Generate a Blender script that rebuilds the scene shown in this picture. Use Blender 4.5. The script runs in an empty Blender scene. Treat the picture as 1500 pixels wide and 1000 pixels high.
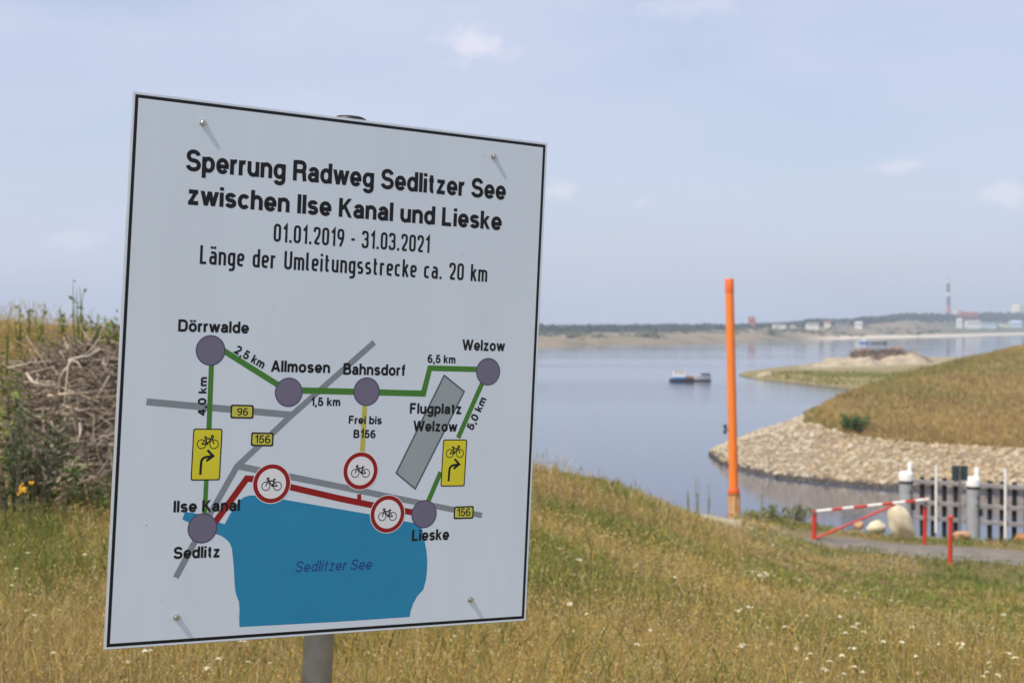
import bpy, math, random
import numpy as np
from mathutils import Vector, Matrix

random.seed(7)
rng = np.random.default_rng(7)
S = bpy.context.scene
COL = S.collection
R = math.radians

# ------------------------------------------------------------------ camera
F = 1500 * 50 / 36.0
PITCH = math.atan(24 / F)
CAMZ = 12.0
cam_d = bpy.data.cameras.new('camera')
cam = bpy.data.objects.new('camera', cam_d)
COL.objects.link(cam)
cam.location = (0, 0, CAMZ)
cam.rotation_euler = (math.pi / 2 - PITCH, 0, 0)
cam_d.lens = 50
cam_d.sensor_width = 36
cam_d.sensor_fit = 'HORIZONTAL'
cam_d.clip_start = 0.1
cam_d.clip_end = 20000
cam_d.dof.use_dof = True
cam_d.dof.focus_distance = 2.75
cam_d.dof.aperture_fstop = 7.1
cam_d.dof.aperture_blades = 7
S.camera = cam

# pose of the sign board (camera axes: x right, y down, z forward)
RP = np.array([[0.86501767, -0.04946483, -0.49929717],
               [0.03939553, 0.99875217, -0.03069371],
               [0.50019239, 0.00688053, 0.86588696]])
TP = np.array([-0.32647832, 0.06915948, 2.76444485])
C2W = np.array([[1, 0, 0],
                [0, -math.sin(PITCH), math.cos(PITCH)],
                [0, -math.cos(PITCH), -math.sin(PITCH)]])   # columns: right, down, forward
CAMP = np.array([0, 0, CAMZ])
SX = C2W @ RP[:, 0]
SY = C2W @ RP[:, 2]
SZ = -(C2W @ RP[:, 1])
SC = C2W @ TP + CAMP

# ------------------------------------------------------------------ light
SUN = 0.105 * (-SY) + 0.985 * (-0.6 * SX + 0.8 * SZ)
SUN = SUN / np.linalg.norm(SUN)
SUN_EL = math.asin(SUN[2])
SUN_AZ = math.atan2(SUN[0], SUN[1])
sl = bpy.data.lights.new('sun', 'SUN')
sl.energy = 4.2
sl.angle = R(0.6)
sl.color = (1.0, 0.93, 0.82)
so = bpy.data.objects.new('sun', sl)
COL.objects.link(so)
so.rotation_euler = Vector(SUN).to_track_quat('Z', 'Y').to_euler()
so.location = (-30, -30, 60)

S.view_settings.view_transform = 'Standard'
S.view_settings.look = 'None'
S.view_settings.gamma = 1
S.view_settings.exposure = 0.25
S.view_settings.use_curve_mapping = False


def raydir(px, py):
    return C2W @ np.array([(px - 750) / F, (py - 500) / F, 1.0])


def W(px, py, d):
    """point at forward distance d (world y) seen at photo pixel px, py"""
    v = raydir(px, py)
    return CAMP + v * (d / v[1])


world = bpy.data.worlds.new("World")
S.world = world
world.use_nodes = True
nt = world.node_tree
N, L = nt.nodes, nt.links
N.clear()
w_out = N.new('ShaderNodeOutputWorld')
w_bg = N.new('ShaderNodeBackground')
w_sky = N.new('ShaderNodeTexSky')
w_sky.sky_type = 'NISHITA'
w_sky.sun_disc = False
w_sky.sun_elevation = SUN_EL
w_sky.sun_rotation = SUN_AZ
w_sky.altitude = 100
w_sky.air_density = 1.0
w_sky.dust_density = 2.2
w_sky.ozone_density = 1.6
w_bg.inputs['Strength'].default_value = 0.13
L.new(w_bg.outputs[0], w_out.inputs[0])
tc = N.new('ShaderNodeTexCoord')


def vmath(op, a, b=None):
    n = N.new('ShaderNodeVectorMath'); n.operation = op
    if isinstance(a, (tuple, list)): n.inputs[0].default_value = a
    else: L.new(a, n.inputs[0])
    if b is not None:
        if isinstance(b, (tuple, list)): n.inputs[1].default_value = b
        else: L.new(b, n.inputs[1])
    return n


def smath(op, a, b=None, clamp=False):
    n = N.new('ShaderNodeMath'); n.operation = op; n.use_clamp = clamp
    for k, v in enumerate((a, b)):
        if v is None: continue
        if isinstance(v, (int, float)): n.inputs[k].default_value = v
        else: L.new(v, n.inputs[k])
    return n.outputs[0]


def wnoise(scale3, detail, rough, seed):
    m = vmath('MULTIPLY', tc.outputs['Generated'], scale3)
    a = vmath('ADD', m.outputs[0], (seed, seed * 0.7, seed * 1.3))
    n = N.new('ShaderNodeTexNoise')
    n.inputs['Scale'].default_value = 1.0
    n.inputs['Detail'].default_value = detail
    n.inputs['Roughness'].default_value = rough
    L.new(a.outputs[0], n.inputs['Vector'])
    return n.outputs['Fac']


def wrange(v, a, b, c=0.0, d=1.0, smooth=True):
    n = N.new('ShaderNodeMapRange')
    n.interpolation_type = 'SMOOTHSTEP' if smooth else 'LINEAR'
    L.new(v, n.inputs[0])
    for k, x in zip((1, 2, 3, 4), (a, b, c, d)):
        n.inputs[k].default_value = x
    return n.outputs[0]


veil = wrange(wnoise((3.0, 3.0, 11.0), 6, 0.55, 3.1), 0.2, 0.75, 0.45, 0.92)
edge = wnoise((38, 38, 60), 5, 0.6, 1.7)
fine = wnoise((90, 90, 120), 3, 0.6, 5.2)
puffs = None
for (px, py, sx, sy, amt) in ((690, 72, 62, 34, 0.62), (1322, 243, 50, 16, 0.38), (828, 280, 40, 20, 0.45), (940, 298, 30, 11, 0.28),
                              (110, 352, 55, 18, 0.28), (1475, 285, 46, 24, 0.42), (1000, 12, 80, 20, 0.25)):
    v0 = raydir(px, py); v0 = v0 / np.linalg.norm(v0)
    s_ = vmath('SUBTRACT', tc.outputs['Generated'], tuple(v0))
    m_ = vmath('MULTIPLY', s_.outputs[0], (F / sx, F / sx, F / sy))
    ln = vmath('LENGTH', m_.outputs[0])
    r_ = smath('ADD', ln.outputs['Value'], smath('MULTIPLY', smath('SUBTRACT', edge, 0.5), 2.4))
    r_ = smath('ADD', r_, smath('MULTIPLY', smath('SUBTRACT', fine, 0.5), 0.9))
    k_ = wrange(r_, 1.05, 0.1, 0.0, amt)
    puffs = k_ if puffs is None else smath('MAXIMUM', puffs, k_)
mx = N.new('ShaderNodeMix'); mx.data_type = 'RGBA'
L.new(veil, mx.inputs['Factor'])
L.new(w_sky.outputs[0], mx.inputs['A'])
mx.inputs['B'].default_value = (4.3, 4.6, 5.8, 1)
mx2 = N.new('ShaderNodeMix'); mx2.data_type = 'RGBA'
L.new(puffs, mx2.inputs['Factor'])
L.new(mx.outputs['Result'], mx2.inputs['A'])
mx2.inputs['B'].default_value = (5.9, 5.7, 6.3, 1)
L.new(mx2.outputs['Result'], w_bg.inputs['Color'])

# ------------------------------------------------------------------ helpers


class MB:
    """collects shapes and links them as ONE mesh object"""

    def __init__(self):
        self.v, self.f, self.m, self.s = [], [], [], []

    def add(self, vs, fs, mi=0, smooth=False):
        o = len(self.v)
        self.v += [tuple(float(c) for c in p) for p in vs]
        self.f += [tuple(o + i for i in f) for f in fs]
        self.m += [mi] * len(fs)
        self.s += [smooth] * len(fs)

    def box(self, c, size, rot=None, mi=0, bev=0.0):
        sx, sy, sz = (s / 2 for s in size)
        if bev <= 0:
            vs = [(x, y, z) for x in (-sx, sx) for y in (-sy, sy) for z in (-sz, sz)]
            fs = [(0, 1, 3, 2), (4, 6, 7, 5), (0, 4, 5, 1), (2, 3, 7, 6), (0, 2, 6, 4), (1, 5, 7, 3)]
        else:
            b = min(bev, sx * .9, sy * .9, sz * .9)
            ring = lambda z, i: [(-sx + i + (b if k in (0,) else 0), 0, 0) for k in (0,)]
            vs, fs = [], []
            lv = [(-sz, b), (-sz + b, 0), (sz - b, 0), (sz, b)]
            for z, i in lv:
                x, y = sx - i, sy - i
                cb = b * 0.7
                vs += [(-x + cb, -y, z), (x - cb, -y, z), (x, -y + cb, z), (x, y - cb, z), (x - cb, y, z), (-x + cb, y, z), (-x, y - cb, z), (-x, -y + cb, z)]
            for a in range(3):
                for k in range(8):
                    fs.append((a * 8 + k, a * 8 + (k + 1) % 8, a * 8 + 8 + (k + 1) % 8, a * 8 + 8 + k))
            fs.append(tuple(range(7, -1, -1)))
            fs.append(tuple(24 + k for k in range(8)))
        M = (rot.to_matrix() if hasattr(rot, 'to_matrix') else rot) if rot is not None else Matrix.Identity(3)
        c = Vector(c)
        self.add([M @ Vector(p) + c for p in vs], fs, mi)

    def tube(self, pts, rad, seg=10, cap=True, mi=0, smooth=True):
        pts = [Vector(p) for p in pts]
        n = len(pts)
        if not hasattr(rad, '__len__'): rad = [rad] * n
        t0 = (pts[-1] - pts[0]).normalized()
        ref = Vector((0, 0, 1)) if abs(t0.z) < 0.9 else Vector((1, 0, 0))
        vs, fs = [], []
        for i, p in enumerate(pts):
            a = pts[max(i - 1, 0)]; b = pts[min(i + 1, n - 1)]
            t = (b - a)
            t = t.normalized() if t.length > 1e-9 else t0
            u = t.cross(ref).normalized(); w = t.cross(u)
            for k in range(seg):
                an = 2 * math.pi * k / seg
                vs.append(p + (u * math.cos(an) + w * math.sin(an)) * rad[i])
        for i in range(n - 1):
            for k in range(seg):
                fs.append((i * seg + k, i * seg + (k + 1) % seg, (i + 1) * seg + (k + 1) % seg, (i + 1) * seg + k))
        self.add(vs, fs, mi, smooth)
        if cap:
            self.add(vs[:seg], [tuple(range(seg))], mi)
            self.add(vs[-seg:], [tuple(range(seg - 1, -1, -1))], mi)

    def lathe(self, prof, c=(0, 0, 0), seg=20, mi=0, smooth=True):
        vs, fs = [], []
        for r, z in prof:
            for k in range(seg):
                an = 2 * math.pi * k / seg
                vs.append((c[0] + r * math.cos(an), c[1] + r * math.sin(an), c[2] + z))
        for i in range(len(prof) - 1):
            for k in range(seg):
                fs.append((i * seg + k, i * seg + (k + 1) % seg, (i + 1) * seg + (k + 1) % seg, (i + 1) * seg + k))
        self.add(vs, fs, mi, smooth)
        self.add(vs[-seg:], [tuple(range(seg))], mi)
        self.add(vs[:seg], [tuple(range(seg - 1, -1, -1))], mi)

    def prism(self, poly, y0, y1, mi=0):
        """poly in x,z; extruded along y"""
        n = len(poly)
        vs = [(p[0], y0, p[1]) for p in poly] + [(p[0], y1, p[1]) for p in poly]
        fs = [tuple(range(n)), tuple(range(2 * n - 1, n - 1, -1))]
        fs += [(i, i + n, (i + 1) % n + n, (i + 1) % n) for i in range(n)]
        self.add(vs, fs, mi)

    def build(self, name, mats, parent=None, loc=None):
        me = bpy.data.meshes.new(name)
        me.from_pydata(self.v, [], self.f)
        if not isinstance(mats, (list, tuple)): mats = [mats]
        for m in mats: me.materials.append(m)
        me.polygons.foreach_set('material_index', self.m)
        me.polygons.foreach_set('use_smooth', self.s)
        me.update()
        o = bpy.data.objects.new(name, me)
        COL.objects.link(o)
        if parent is not None: o.parent = parent
        if loc is not None: o.location = loc
        return o


def tag(o, label=None, cat=None, group=None, kind=None):
    if label: o['label'] = label
    if cat: o['category'] = cat
    if group: o['group'] = group
    if kind: o['kind'] = kind
    return o


def empty(name, loc, rz=0.0, label=None, cat=None, group=None):
    o = bpy.data.objects.new(name, None)
    COL.objects.link(o)
    o.empty_display_size = 0.2
    o.location = tuple(float(c) for c in loc)
    o.rotation_euler = (0, 0, rz)
    return tag(o, label, cat, group)


def np_mesh(name, V, quads, mat, cols=None, smooth=False, parent=None, tris=None):
    V = np.asarray(V, dtype=np.float32)
    me = bpy.data.meshes.new(name)
    me.vertices.add(len(V))
    me.vertices.foreach_set('co', V.ravel())
    nq = 0 if quads is None else len(quads)
    ntr = 0 if tris is None else len(tris)
    idx = []
    if nq: idx.append(np.asarray(quads, dtype=np.int32).ravel())
    if ntr: idx.append(np.asarray(tris, dtype=np.int32).ravel())
    idx = np.concatenate(idx)
    me.loops.add(len(idx))
    me.loops.foreach_set('vertex_index', idx)
    me.polygons.add(nq + ntr)
    st = np.concatenate([np.arange(nq) * 4, nq * 4 + np.arange(ntr) * 3]).astype(np.int32)
    me.polygons.foreach_set('loop_start', st)
    if smooth: me.polygons.foreach_set('use_smooth', np.ones(nq + ntr, dtype=bool))
    if cols is not None:
        at = me.color_attributes.new('Col', 'FLOAT_COLOR', 'POINT')
        c4 = np.ones((len(V), 4), dtype=np.float32); c4[:, :3] = cols
        at.data.foreach_set('color', c4.ravel())
    me.update(calc_edges=True)
    me.validate()
    me.materials.append(mat)
    o = bpy.data.objects.new(name, me)
    COL.objects.link(o)
    if parent is not None: o.parent = parent
    return o


def mat(name, color, rough=0.6, metal=0.0, vary=0.12, scale=6.0, bump=0.0, bscale=40.0, color2=None, lo=0.35, hi=0.65, attr=None, transl=0.0, spec=0.4, detail=5, stretch=None):
    m = bpy.data.materials.new(name)
    m.use_nodes = True
    t = m.node_tree; n, l = t.nodes, t.links
    b = n['Principled BSDF']
    b.inputs['Roughness'].default_value = rough
    b.inputs['Metallic'].default_value = metal
    b.inputs['Specular IOR Level'].default_value = spec
    tcn = n.new('ShaderNodeTexCoord')
    no = n.new('ShaderNodeTexNoise')
    no.inputs['Scale'].default_value = scale
    no.inputs['Detail'].default_value = detail
    no.inputs['Roughness'].default_value = 0.6
    if stretch:
        mpg = n.new('ShaderNodeMapping'); mpg.inputs['Scale'].default_value = stretch
        l.new(tcn.outputs['Object'], mpg.inputs['Vector']); l.new(mpg.outputs[0], no.inputs['Vector'])
    else: l.new(tcn.outputs['Object'], no.inputs['Vector'])
    if attr:
        a = n.new('ShaderNodeAttribute'); a.attribute_name = attr
        csock = a.outputs['Color']
    else:
        mxn = n.new('ShaderNodeMix'); mxn.data_type = 'RGBA'
        c2 = color2 or tuple(c * (1 - vary * 2) for c in color)
        mxn.inputs['A'].default_value = (*color, 1)
        mxn.inputs['B'].default_value = (*c2, 1)
        mr = n.new('ShaderNodeMapRange')
        mr.inputs[1].default_value = lo; mr.inputs[2].default_value = hi
        l.new(no.outputs['Fac'], mr.inputs[0])
        l.new(mr.outputs[0], mxn.inputs['Factor'])
        csock = mxn.outputs['Result']
    l.new(csock, b.inputs['Base Color'])
    if bump > 0:
        nb = n.new('ShaderNodeTexNoise')
        nb.inputs['Scale'].default_value = bscale
        nb.inputs['Detail'].default_value = 6
        l.new(tcn.outputs['Object'], nb.inputs['Vector'])
        bp = n.new('ShaderNodeBump')
        bp.inputs['Strength'].default_value = bump
        l.new(nb.outputs['Fac'], bp.inputs['Height'])
        l.new(bp.outputs[0], b.inputs['Normal'])
    if transl > 0:
        tr = n.new('ShaderNodeBsdfTranslucent')
        l.new(csock, tr.inputs['Color'])
        ms = n.new('ShaderNodeMixShader')
        ms.inputs[0].default_value = transl
        l.new(b.outputs[0], ms.inputs[1]); l.new(tr.outputs[0], ms.inputs[2])
        l.new(ms.outputs[0], n['Material Output'].inputs['Surface'])
    return m


def vnoise(x, y, seed=0):
    """smooth value noise 0..1"""
    x = np.asarray(x, float); y = np.asarray(y, float)
    xi = np.floor(x).astype(np.int64); yi = np.floor(y).astype(np.int64)
    fx = x - xi; fy = y - yi
    fx = fx * fx * (3 - 2 * fx); fy = fy * fy * (3 - 2 * fy)

    def h(a, b):
        n = (a * 374761393 + b * 668265263 + seed * 1442695041) & 0x7fffffff
        n = ((n ^ (n >> 13)) * 1274126177) & 0x7fffffff
        return ((n ^ (n >> 16)) & 0xffff) / 65535.0
    return (h(xi, yi) * (1 - fx) + h(xi + 1, yi) * fx) * (1 - fy) + (h(xi, yi + 1) * (1 - fx) + h(xi + 1, yi + 1) * fx) * fy


def fbm(x, y, seed=0, o=4):
    s, a, t = 0, 1, 0
    for k in range(o):
        s = s + a * vnoise(np.asarray(x) * 2 ** k, np.asarray(y) * 2 ** k, seed + k * 17); t += a; a *= 0.55
    return s / t


# ------------------------------------------------------------------ terrain heights (structure)
KD = np.arange(0, 131, 0.5)


def gsmooth(a, sig, axis):
    r = int(sig * 3) + 1
    k = np.exp(-0.5 * (np.arange(-r, r + 1) / sig) ** 2); k /= k.sum()
    pad = [(0, 0)] * a.ndim; pad[axis] = (r, r)
    ap = np.pad(a, pad, mode='edge')
    return np.apply_along_axis(lambda v: np.convolve(v, k, mode='valid'), axis, ap)


GCOLS = {
    -300: [(0, 1.6), (7, 1.7), (12.6, 1.65), (14, 1.3), (17, .45), (20, .05), (24, 0), (40, .3), (70, 2), (110, 6), (130, 14)],
    60: [(0, 1.66), (6.9, 1.73), (12.6, 1.72), (14.5, 1.2), (17, .45), (19, .18), (24, .12), (45, 1.5), (70, 4), (110, 10), (130, 14)],
    180: [(0, 1.68), (6.9, 1.72), (12.6, 1.75), (14.5, 1.3), (17, .6), (20, .35), (24, .4), (45, 2), (70, 5), (110, 12), (130, 14)],
    330: [(0, 1.68), (6.8, 1.71), (12.6, 1.85), (17, 1.5), (22, 1.2), (30, 2), (60, 6), (85, 11), (110, 14), (130, 14)],
    480: [(0, 1.69), (6.8, 1.71), (12, 1.85), (22, 1.75), (30, 2.6), (60, 7), (80, 12), (110, 14), (130, 14)],
    620: [(0, 1.69), (6.8, 1.71), (12, 1.95), (23, 2.25), (30, 3.0), (58, 8), (75, 12), (82, 13.5), (130, 14)],
    785: [(0, 1.7), (6.8, 1.71), (10.5, 1.885), (16, 2.2), (25, 2.55), (30, 3.3), (42, 6), (58, 10), (72, 13.5), (130, 14)],
    900: [(0, 1.7), (6.9, 1.73), (12, 2.15), (20, 2.75), (32, 3.5), (38, 5), (48, 8), (64, 12), (72, 13.5), (130, 14)],
    1000: [(0, 1.7), (7, 1.78), (14, 2.5), (25, 3.65), (44, 5.5), (47, 5.8), (54, 8), (68, 12), (75, 13.5), (130, 14)],
    1075: [(0, 1.7), (7, 1.78), (19, 3.41), (36, 5.43), (50, 6.8), (54, 7.05), (58, 8.2), (68, 12), (74, 13.5), (130, 14)],
    1190: [(0, 1.72), (7.5, 1.88), (24, 4.5), (36, 6.3), (43, 6.95), (50, 7.05), (54, 7.6), (58, 9.2), (66, 12), (72, 13.5), (130, 14)],
    1393: [(0, 1.75), (8.2, 2.06), (17, 3.6), (27, 5.15), (35, 6.5), (38.5, 6.95), (44.5, 7.0), (47.2, 7.18), (50, 7.8), (53, 9.2), (57, 12), (62, 13.5), (130, 14)],
    1500: [(0, 1.78), (8.5, 2.13), (17.5, 3.75), (28, 5.45), (34, 6.5), (37, 6.95), (44.5, 7.0), (47.2, 7.2), (50, 7.85), (53, 9.3), (57, 12), (62, 13.5), (130, 14)],
    1800: [(0, 1.85), (8.5, 2.2), (17.5, 3.8), (28, 5.5), (34, 6.55), (37, 6.95), (45, 7.0), (48, 7.2), (50, 7.7), (52.5, 9), (56, 12), (61, 13.5), (130, 14)],
}
UG = np.arange(-300, 1801, 10)
_tab = []
_us = sorted(GCOLS)
for u in _us:
    ps = np.array(GCOLS[u], float)
    _tab.append(np.interp(KD, ps[:, 0], ps[:, 1]))
_tab = gsmooth(np.array(_tab), 2.2, 1)
GT = np.array([np.interp(UG, _us, _tab[:, k]) for k in range(len(KD))]).T
GT = gsmooth(GT, 4, 0)


def ground_z(x, y, rough=True):
    x = np.asarray(x, float); y = np.asarray(y, float)
    u = 750 + F * x / np.maximum(y, 6.0)
    iu = np.clip((u - UG[0]) / 10, 0, len(UG) - 1.001); idd = np.clip(y / 0.5, 0, len(KD) - 1.001)
    a = iu.astype(int); b = idd.astype(int); fa = iu - a; fb = idd - b
    dr = (GT[a, b] * (1 - fa) + GT[a + 1, b] * fa) * (1 - fb) + (GT[a, b + 1] * (1 - fa) + GT[a + 1, b + 1] * fa) * fb
    z = CAMZ - dr
    if rough:
        z = z + (fbm(x * 0.8, y * 0.8, 5) - 0.5) * 0.10 * np.clip((70 - y) / 30, 0.3, 1)
    return z


def gpt(px, d):
    x = (px - 750) / F * d
    return np.array([x, d, float(ground_z(x, d))])


# road centre line (photo column, distance)
ROADC = np.array([((px - 750) / F * d, d) for px, d in ((2100, 40), (1800, 41), (1500, 42.6), (1393, 43.6), (1300, 44.6), (1240, 45.6), (1200, 46.4))])


def road_dist(x, y):
    x = np.asarray(x, float); y = np.asarray(y, float)
    best = np.full(x.shape, 1e9)
    for a, b in zip(ROADC[:-1], ROADC[1:]):
        e = b - a; L2 = (e ** 2).sum()
        t = np.clip(((x - a[0]) * e[0] + (y - a[1]) * e[1]) / L2, 0, 1)
        best = np.minimum(best, np.hypot(x - a[0] - t * e[0], y - a[1] - t * e[1]))
    return best


def sandiness(x, y):
    """bare pale sand near the orange pole and the road end"""
    u = 750 + F * x / np.maximum(y, 6.0)
    e = np.exp(-((u - 1022) / 52) ** 2 - ((y - 44.5) / 5.5) ** 2) * 1.7 + np.exp(-((u - 1058) / 28) ** 2 - ((y - 49) / 4) ** 2)
    return np.clip(e * (0.5 + fbm(x * 0.9, y * 0.9, 31)) , 0, 1)


M_ground = mat('dry_soil_and_litter', (1, 1, 1), 0.95, attr='Col', bump=0.5, bscale=9)
xs = np.concatenate([np.arange(-62, -20, 1.5), np.arange(-20, 30, 0.4), np.arange(30, 62, 1.5)])
ys = np.concatenate([np.arange(-14, 4, 1.0), np.arange(4, 60, 0.4), np.arange(60, 130, 2.0)])
GX, GY = np.meshgrid(xs, ys)
GZ = ground_z(GX, GY)
V = np.c_[GX.ravel(), GY.ravel(), GZ.ravel()]


def grid_quads(nr, nc):
    i = np.arange(nr * nc).reshape(nr, nc)
    return np.c_[i[:-1, :-1].ravel(), i[:-1, 1:].ravel(), i[1:, 1:].ravel(), i[1:, :-1].ravel()]


sd = sandiness(V[:, 0], V[:, 1])[:, None]
n1 = fbm(V[:, 0] * 0.5, V[:, 1] * 0.5, 3)[:, None]
gc = (1 - n1) * np.array([.150, .112, .048]) + n1 * np.array([.19, .145, .062])
gc = gc * (1 - sd) + sd * np.array([.42, .35, .235])
ground = np_mesh('ground', V, grid_quads(len(ys), len(xs)), M_ground, gc, True)
tag(ground, 'dry grassy slope falling to the canal bank', kind='structure')

# the track through the barrier
M_track = mat('worn_track_surface', (.21, .18, .15), 0.95, color2=(.13, .115, .095), scale=1.8, bump=0.6, bscale=14)
pl = []
for a, b in zip(ROADC[:-1], ROADC[1:]):
    for t in np.linspace(0, 1, 8, endpoint=False): pl.append(a + (b - a) * t)
pl = np.array(pl)
tn = np.gradient(pl, axis=0); tn /= np.linalg.norm(tn, axis=1)[:, None]
nn = np.c_[-tn[:, 1], tn[:, 0]]
rows = []
for k in np.linspace(-1, 1, 9):
    wob = 0.25 * (fbm(pl[:, 0] * 0.7 + k * 3, pl[:, 1] * 0.7, 77) - 0.5) * abs(k)
    q = pl + nn * (k * 1.55 + wob)[:, None]
    rows.append(np.c_[q, ground_z(q[:, 0], q[:, 1]) + 0.045 - 0.03 * abs(k) ** 3])
rows = np.array(rows)
track = np_mesh('path', rows.reshape(-1, 3), grid_quads(9, len(pl)), M_track, None, True)
tag(track, 'grey gravel track running to the red barrier', kind='structure')

# water
M_water = bpy.data.materials.new('lake_water')
M_water.use_nodes = True
t = M_water.node_tree; n, l = t.nodes, t.links
b = n['Principled BSDF']
b.inputs['Base Color'].default_value = (.052, .066, .108, 1)
b.inputs['Roughness'].default_value = 0.06
b.inputs['IOR'].default_value = 1.333
geo = n.new('ShaderNodeNewGeometry')
mp1 = n.new('ShaderNodeMapping'); mp1.inputs['Scale'].default_value = (0.5, 1.1, 1)
l.new(geo.outputs['Position'], mp1.inputs['Vector'])
nz = n.new('ShaderNodeTexNoise'); nz.inputs['Scale'].default_value = 1.4; nz.inputs['Detail'].default_value = 4
l.new(mp1.outputs[0], nz.inputs['Vector'])
mp2 = n.new('ShaderNodeMapping'); mp2.inputs['Scale'].default_value = (0.0022, 0.012, 1); mp2.inputs['Location'].default_value = (3.3, 1.2, 0)
l.new(geo.outputs['Position'], mp2.inputs['Vector'])
nz2 = n.new('ShaderNodeTexNoise'); nz2.inputs['Scale'].default_value = 1.0; nz2.inputs['Detail'].default_value = 3
l.new(mp2.outputs[0], nz2.inputs['Vector'])
mr = n.new('ShaderNodeMapRange'); mr.inputs[1].default_value = 0.5; mr.inputs[2].default_value = 0.68; mr.inputs[3].default_value = 0.010; mr.inputs[4].default_value = 0.11
l.new(nz2.outputs['Fac'], mr.inputs[0])
bp = n.new('ShaderNodeBump'); bp.inputs['Distance'].default_value = 0.3
l.new(nz.outputs['Fac'], bp.inputs['Height']); l.new(mr.outputs[0], bp.inputs['Strength'])
l.new(bp.outputs[0], b.inputs['Normal'])
wx = np.array([-6000, 6000]); wy = np.array([-60, 9000])
water = np_mesh('water', [(-6000, -60, 0), (6000, -60, 0), (6000, 9000, 0), (-6000, 9000, 0)], [(0, 1, 2, 3)], M_water)
tag(water, 'calm pale blue lake', kind='structure')

# ------------------------------------------------------------------ headland with rip-rap skirt
HC = {  # photo column: front water distance, rock top distance, rock top z, crest distance, crest z
    1037: (133.0, 134.0, -0.25, 135.0, -0.4),
    1048: (127.5, 130.0, 0.75, 133, 0.5),
    1060: (122.5, 125.5, 1.2, 130, 1.0),
    1100: (116.0, 121.9, 2.35, 128, 2.2),
    1140: (111.5, 119.4, 3.1, 128, 3.0),
    1185: (109.0, 118.5, 3.75, 127, 4.0),
    1240: (106.5, 114.3, 3.1, 144, 4.8),
    1300: (104.2, 111.2, 2.8, 155, 5.9),
    1400: (102.5, 109.1, 2.63, 170, 7.5),
    1500: (101.5, 107.7, 2.48, 185, 9.1),
    1700: (100.0, 106.0, 2.4, 205, 12.2),
    2000: (98.0, 104.0, 2.4, 220, 15.0),
}
_hu = np.array(sorted(HC)); _hv = np.array([HC[u] for u in _hu])


def head_par(u):
    return [np.interp(u, _hu, _hv[:, k]) for k in range(5)]


def head_z(x, y):
    u = 750 + F * x / y
    d0, d1, z1, d2, z2 = head_par(u)
    z = np.where(y < d0, -1.2 * np.clip((d0 - y) / 2.5, 0, 1),
        np.where(y < d1, z1 * (y - d0) / (d1 - d0),
        np.where(y < d2, z1 + (z2 - z1) * (lambda t: 0.35 * t + 0.65 * t * t * (3 - 2 * t))((y - d1) / (d2 - d1)),
                 z2 - (z2 + 1.5) * np.clip((y - d2) / (14 + 6 * np.maximum(z2, 0)), 0, 1) ** 1.5)))
    inside = u >= _hu[0]
    return np.where(inside, z, -1.2)


hu = np.concatenate([np.arange(1030, 1260, 3), np.arange(1260, 2001, 10)])
hd = np.concatenate([np.arange(96, 136, 0.5), np.arange(136, 330, 2)])
HU, HD = np.meshgrid(hu, hd)
HX = (HU - 750) / F * HD
HZ = head_z(HX, HD)
grassy = (HD > head_par(HU)[1] + 0.6 * (fbm(HX, HD, 8) - 0.5) * 3) & (HU > 1175)
HZ2 = HZ + (fbm(HX * 0.25, HD * 0.25, 12) - 0.5) * 0.5 * grassy
n1 = fbm(HX * 0.12, HD * 0.08, 9)[..., None]; n2 = fbm(HX * 0.6, HD * 0.4, 10)[..., None]
hc = (1 - n1) * np.array([.31, .225, .10]) + n1 * np.array([.19, .16, .065])
hc = hc * (0.8 + 0.4 * n2)
rockc = np.where(HZ[..., None] < 0.38, np.array([.07, .06, .05]), np.array([.22, .175, .115]) * (0.8 + 0.4 * n2))
hc = np.where(grassy[..., None], hc, rockc)
headland = np_mesh('headland', np.c_[HX.ravel(), HD.ravel(), HZ2.ravel()], grid_quads(len(hd), len(hu)), M_ground, hc.reshape(-1, 3), True)
tag(headland, 'dry grassy headland with a stone bank beyond the canal', kind='structure')

# spit and sand
SPU = {1078: (333, 334, -.3), 1090: (325, 366, .45), 1120: (312, 380, .8), 1180: (287, 410, 1.2), 1230: (272, 440, 1.5), 1280: (260, 450, 1.8), 1400: (240, 455, 2.2), 1600: (235, 430, 2.4)}
_su = np.array(sorted(SPU)); _sv = np.array([SPU[u] for u in _su])
su = np.arange(1070, 1601, 3); sdl = np.arange(228, 470, 2.0)
SU, SD = np.meshgrid(su, sdl)
d0, d1, zt = [np.interp(SU, _su, _sv[:, k]) for k in range(3)]
tt = np.clip((SD - d0) / np.maximum(d1 - d0, 1), -0.3, 1.3)
SXx = (SU - 750) / F * SD
fr_ = np.clip(np.minimum((SD - d0) / 14, (d1 - SD) / 14), -1, 1)
SZz = np.where(fr_ > 0, zt * fr_, fr_ * 1.5)
SZz = np.where(SU < 1079, -1, SZz)
SZz = SZz + (fbm(SXx * .15, SD * .1, 41) - .5) * .5 * np.clip(SZz * 3, 0, 1)
nn1 = fbm(SXx * .1, SD * .03, 14)[..., None]
sc_ = (1 - nn1) * np.array([.25, .19, .08]) + nn1 * np.array([.18, .155, .055])
far_sand = .75 * np.clip((SD - 345) / 14 + (nn1[..., 0] - .5) * 3, 0, 1)[..., None] * (SU > 1170)[..., None]
sc_ = sc_ * (1 - far_sand) + far_sand * np.array([.30, .25, .15])
sc_ = np.where(SZz[..., None] < .12, np.array([.10, .085, .06]), sc_)
spit = np_mesh('spit', np.c_[SXx.ravel(), SD.ravel(), SZz.ravel()], grid_quads(len(sdl), len(su)), M_ground, sc_.reshape(-1, 3), True)
tag(spit, 'low green spit of land in the lake', kind='structure')

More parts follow.
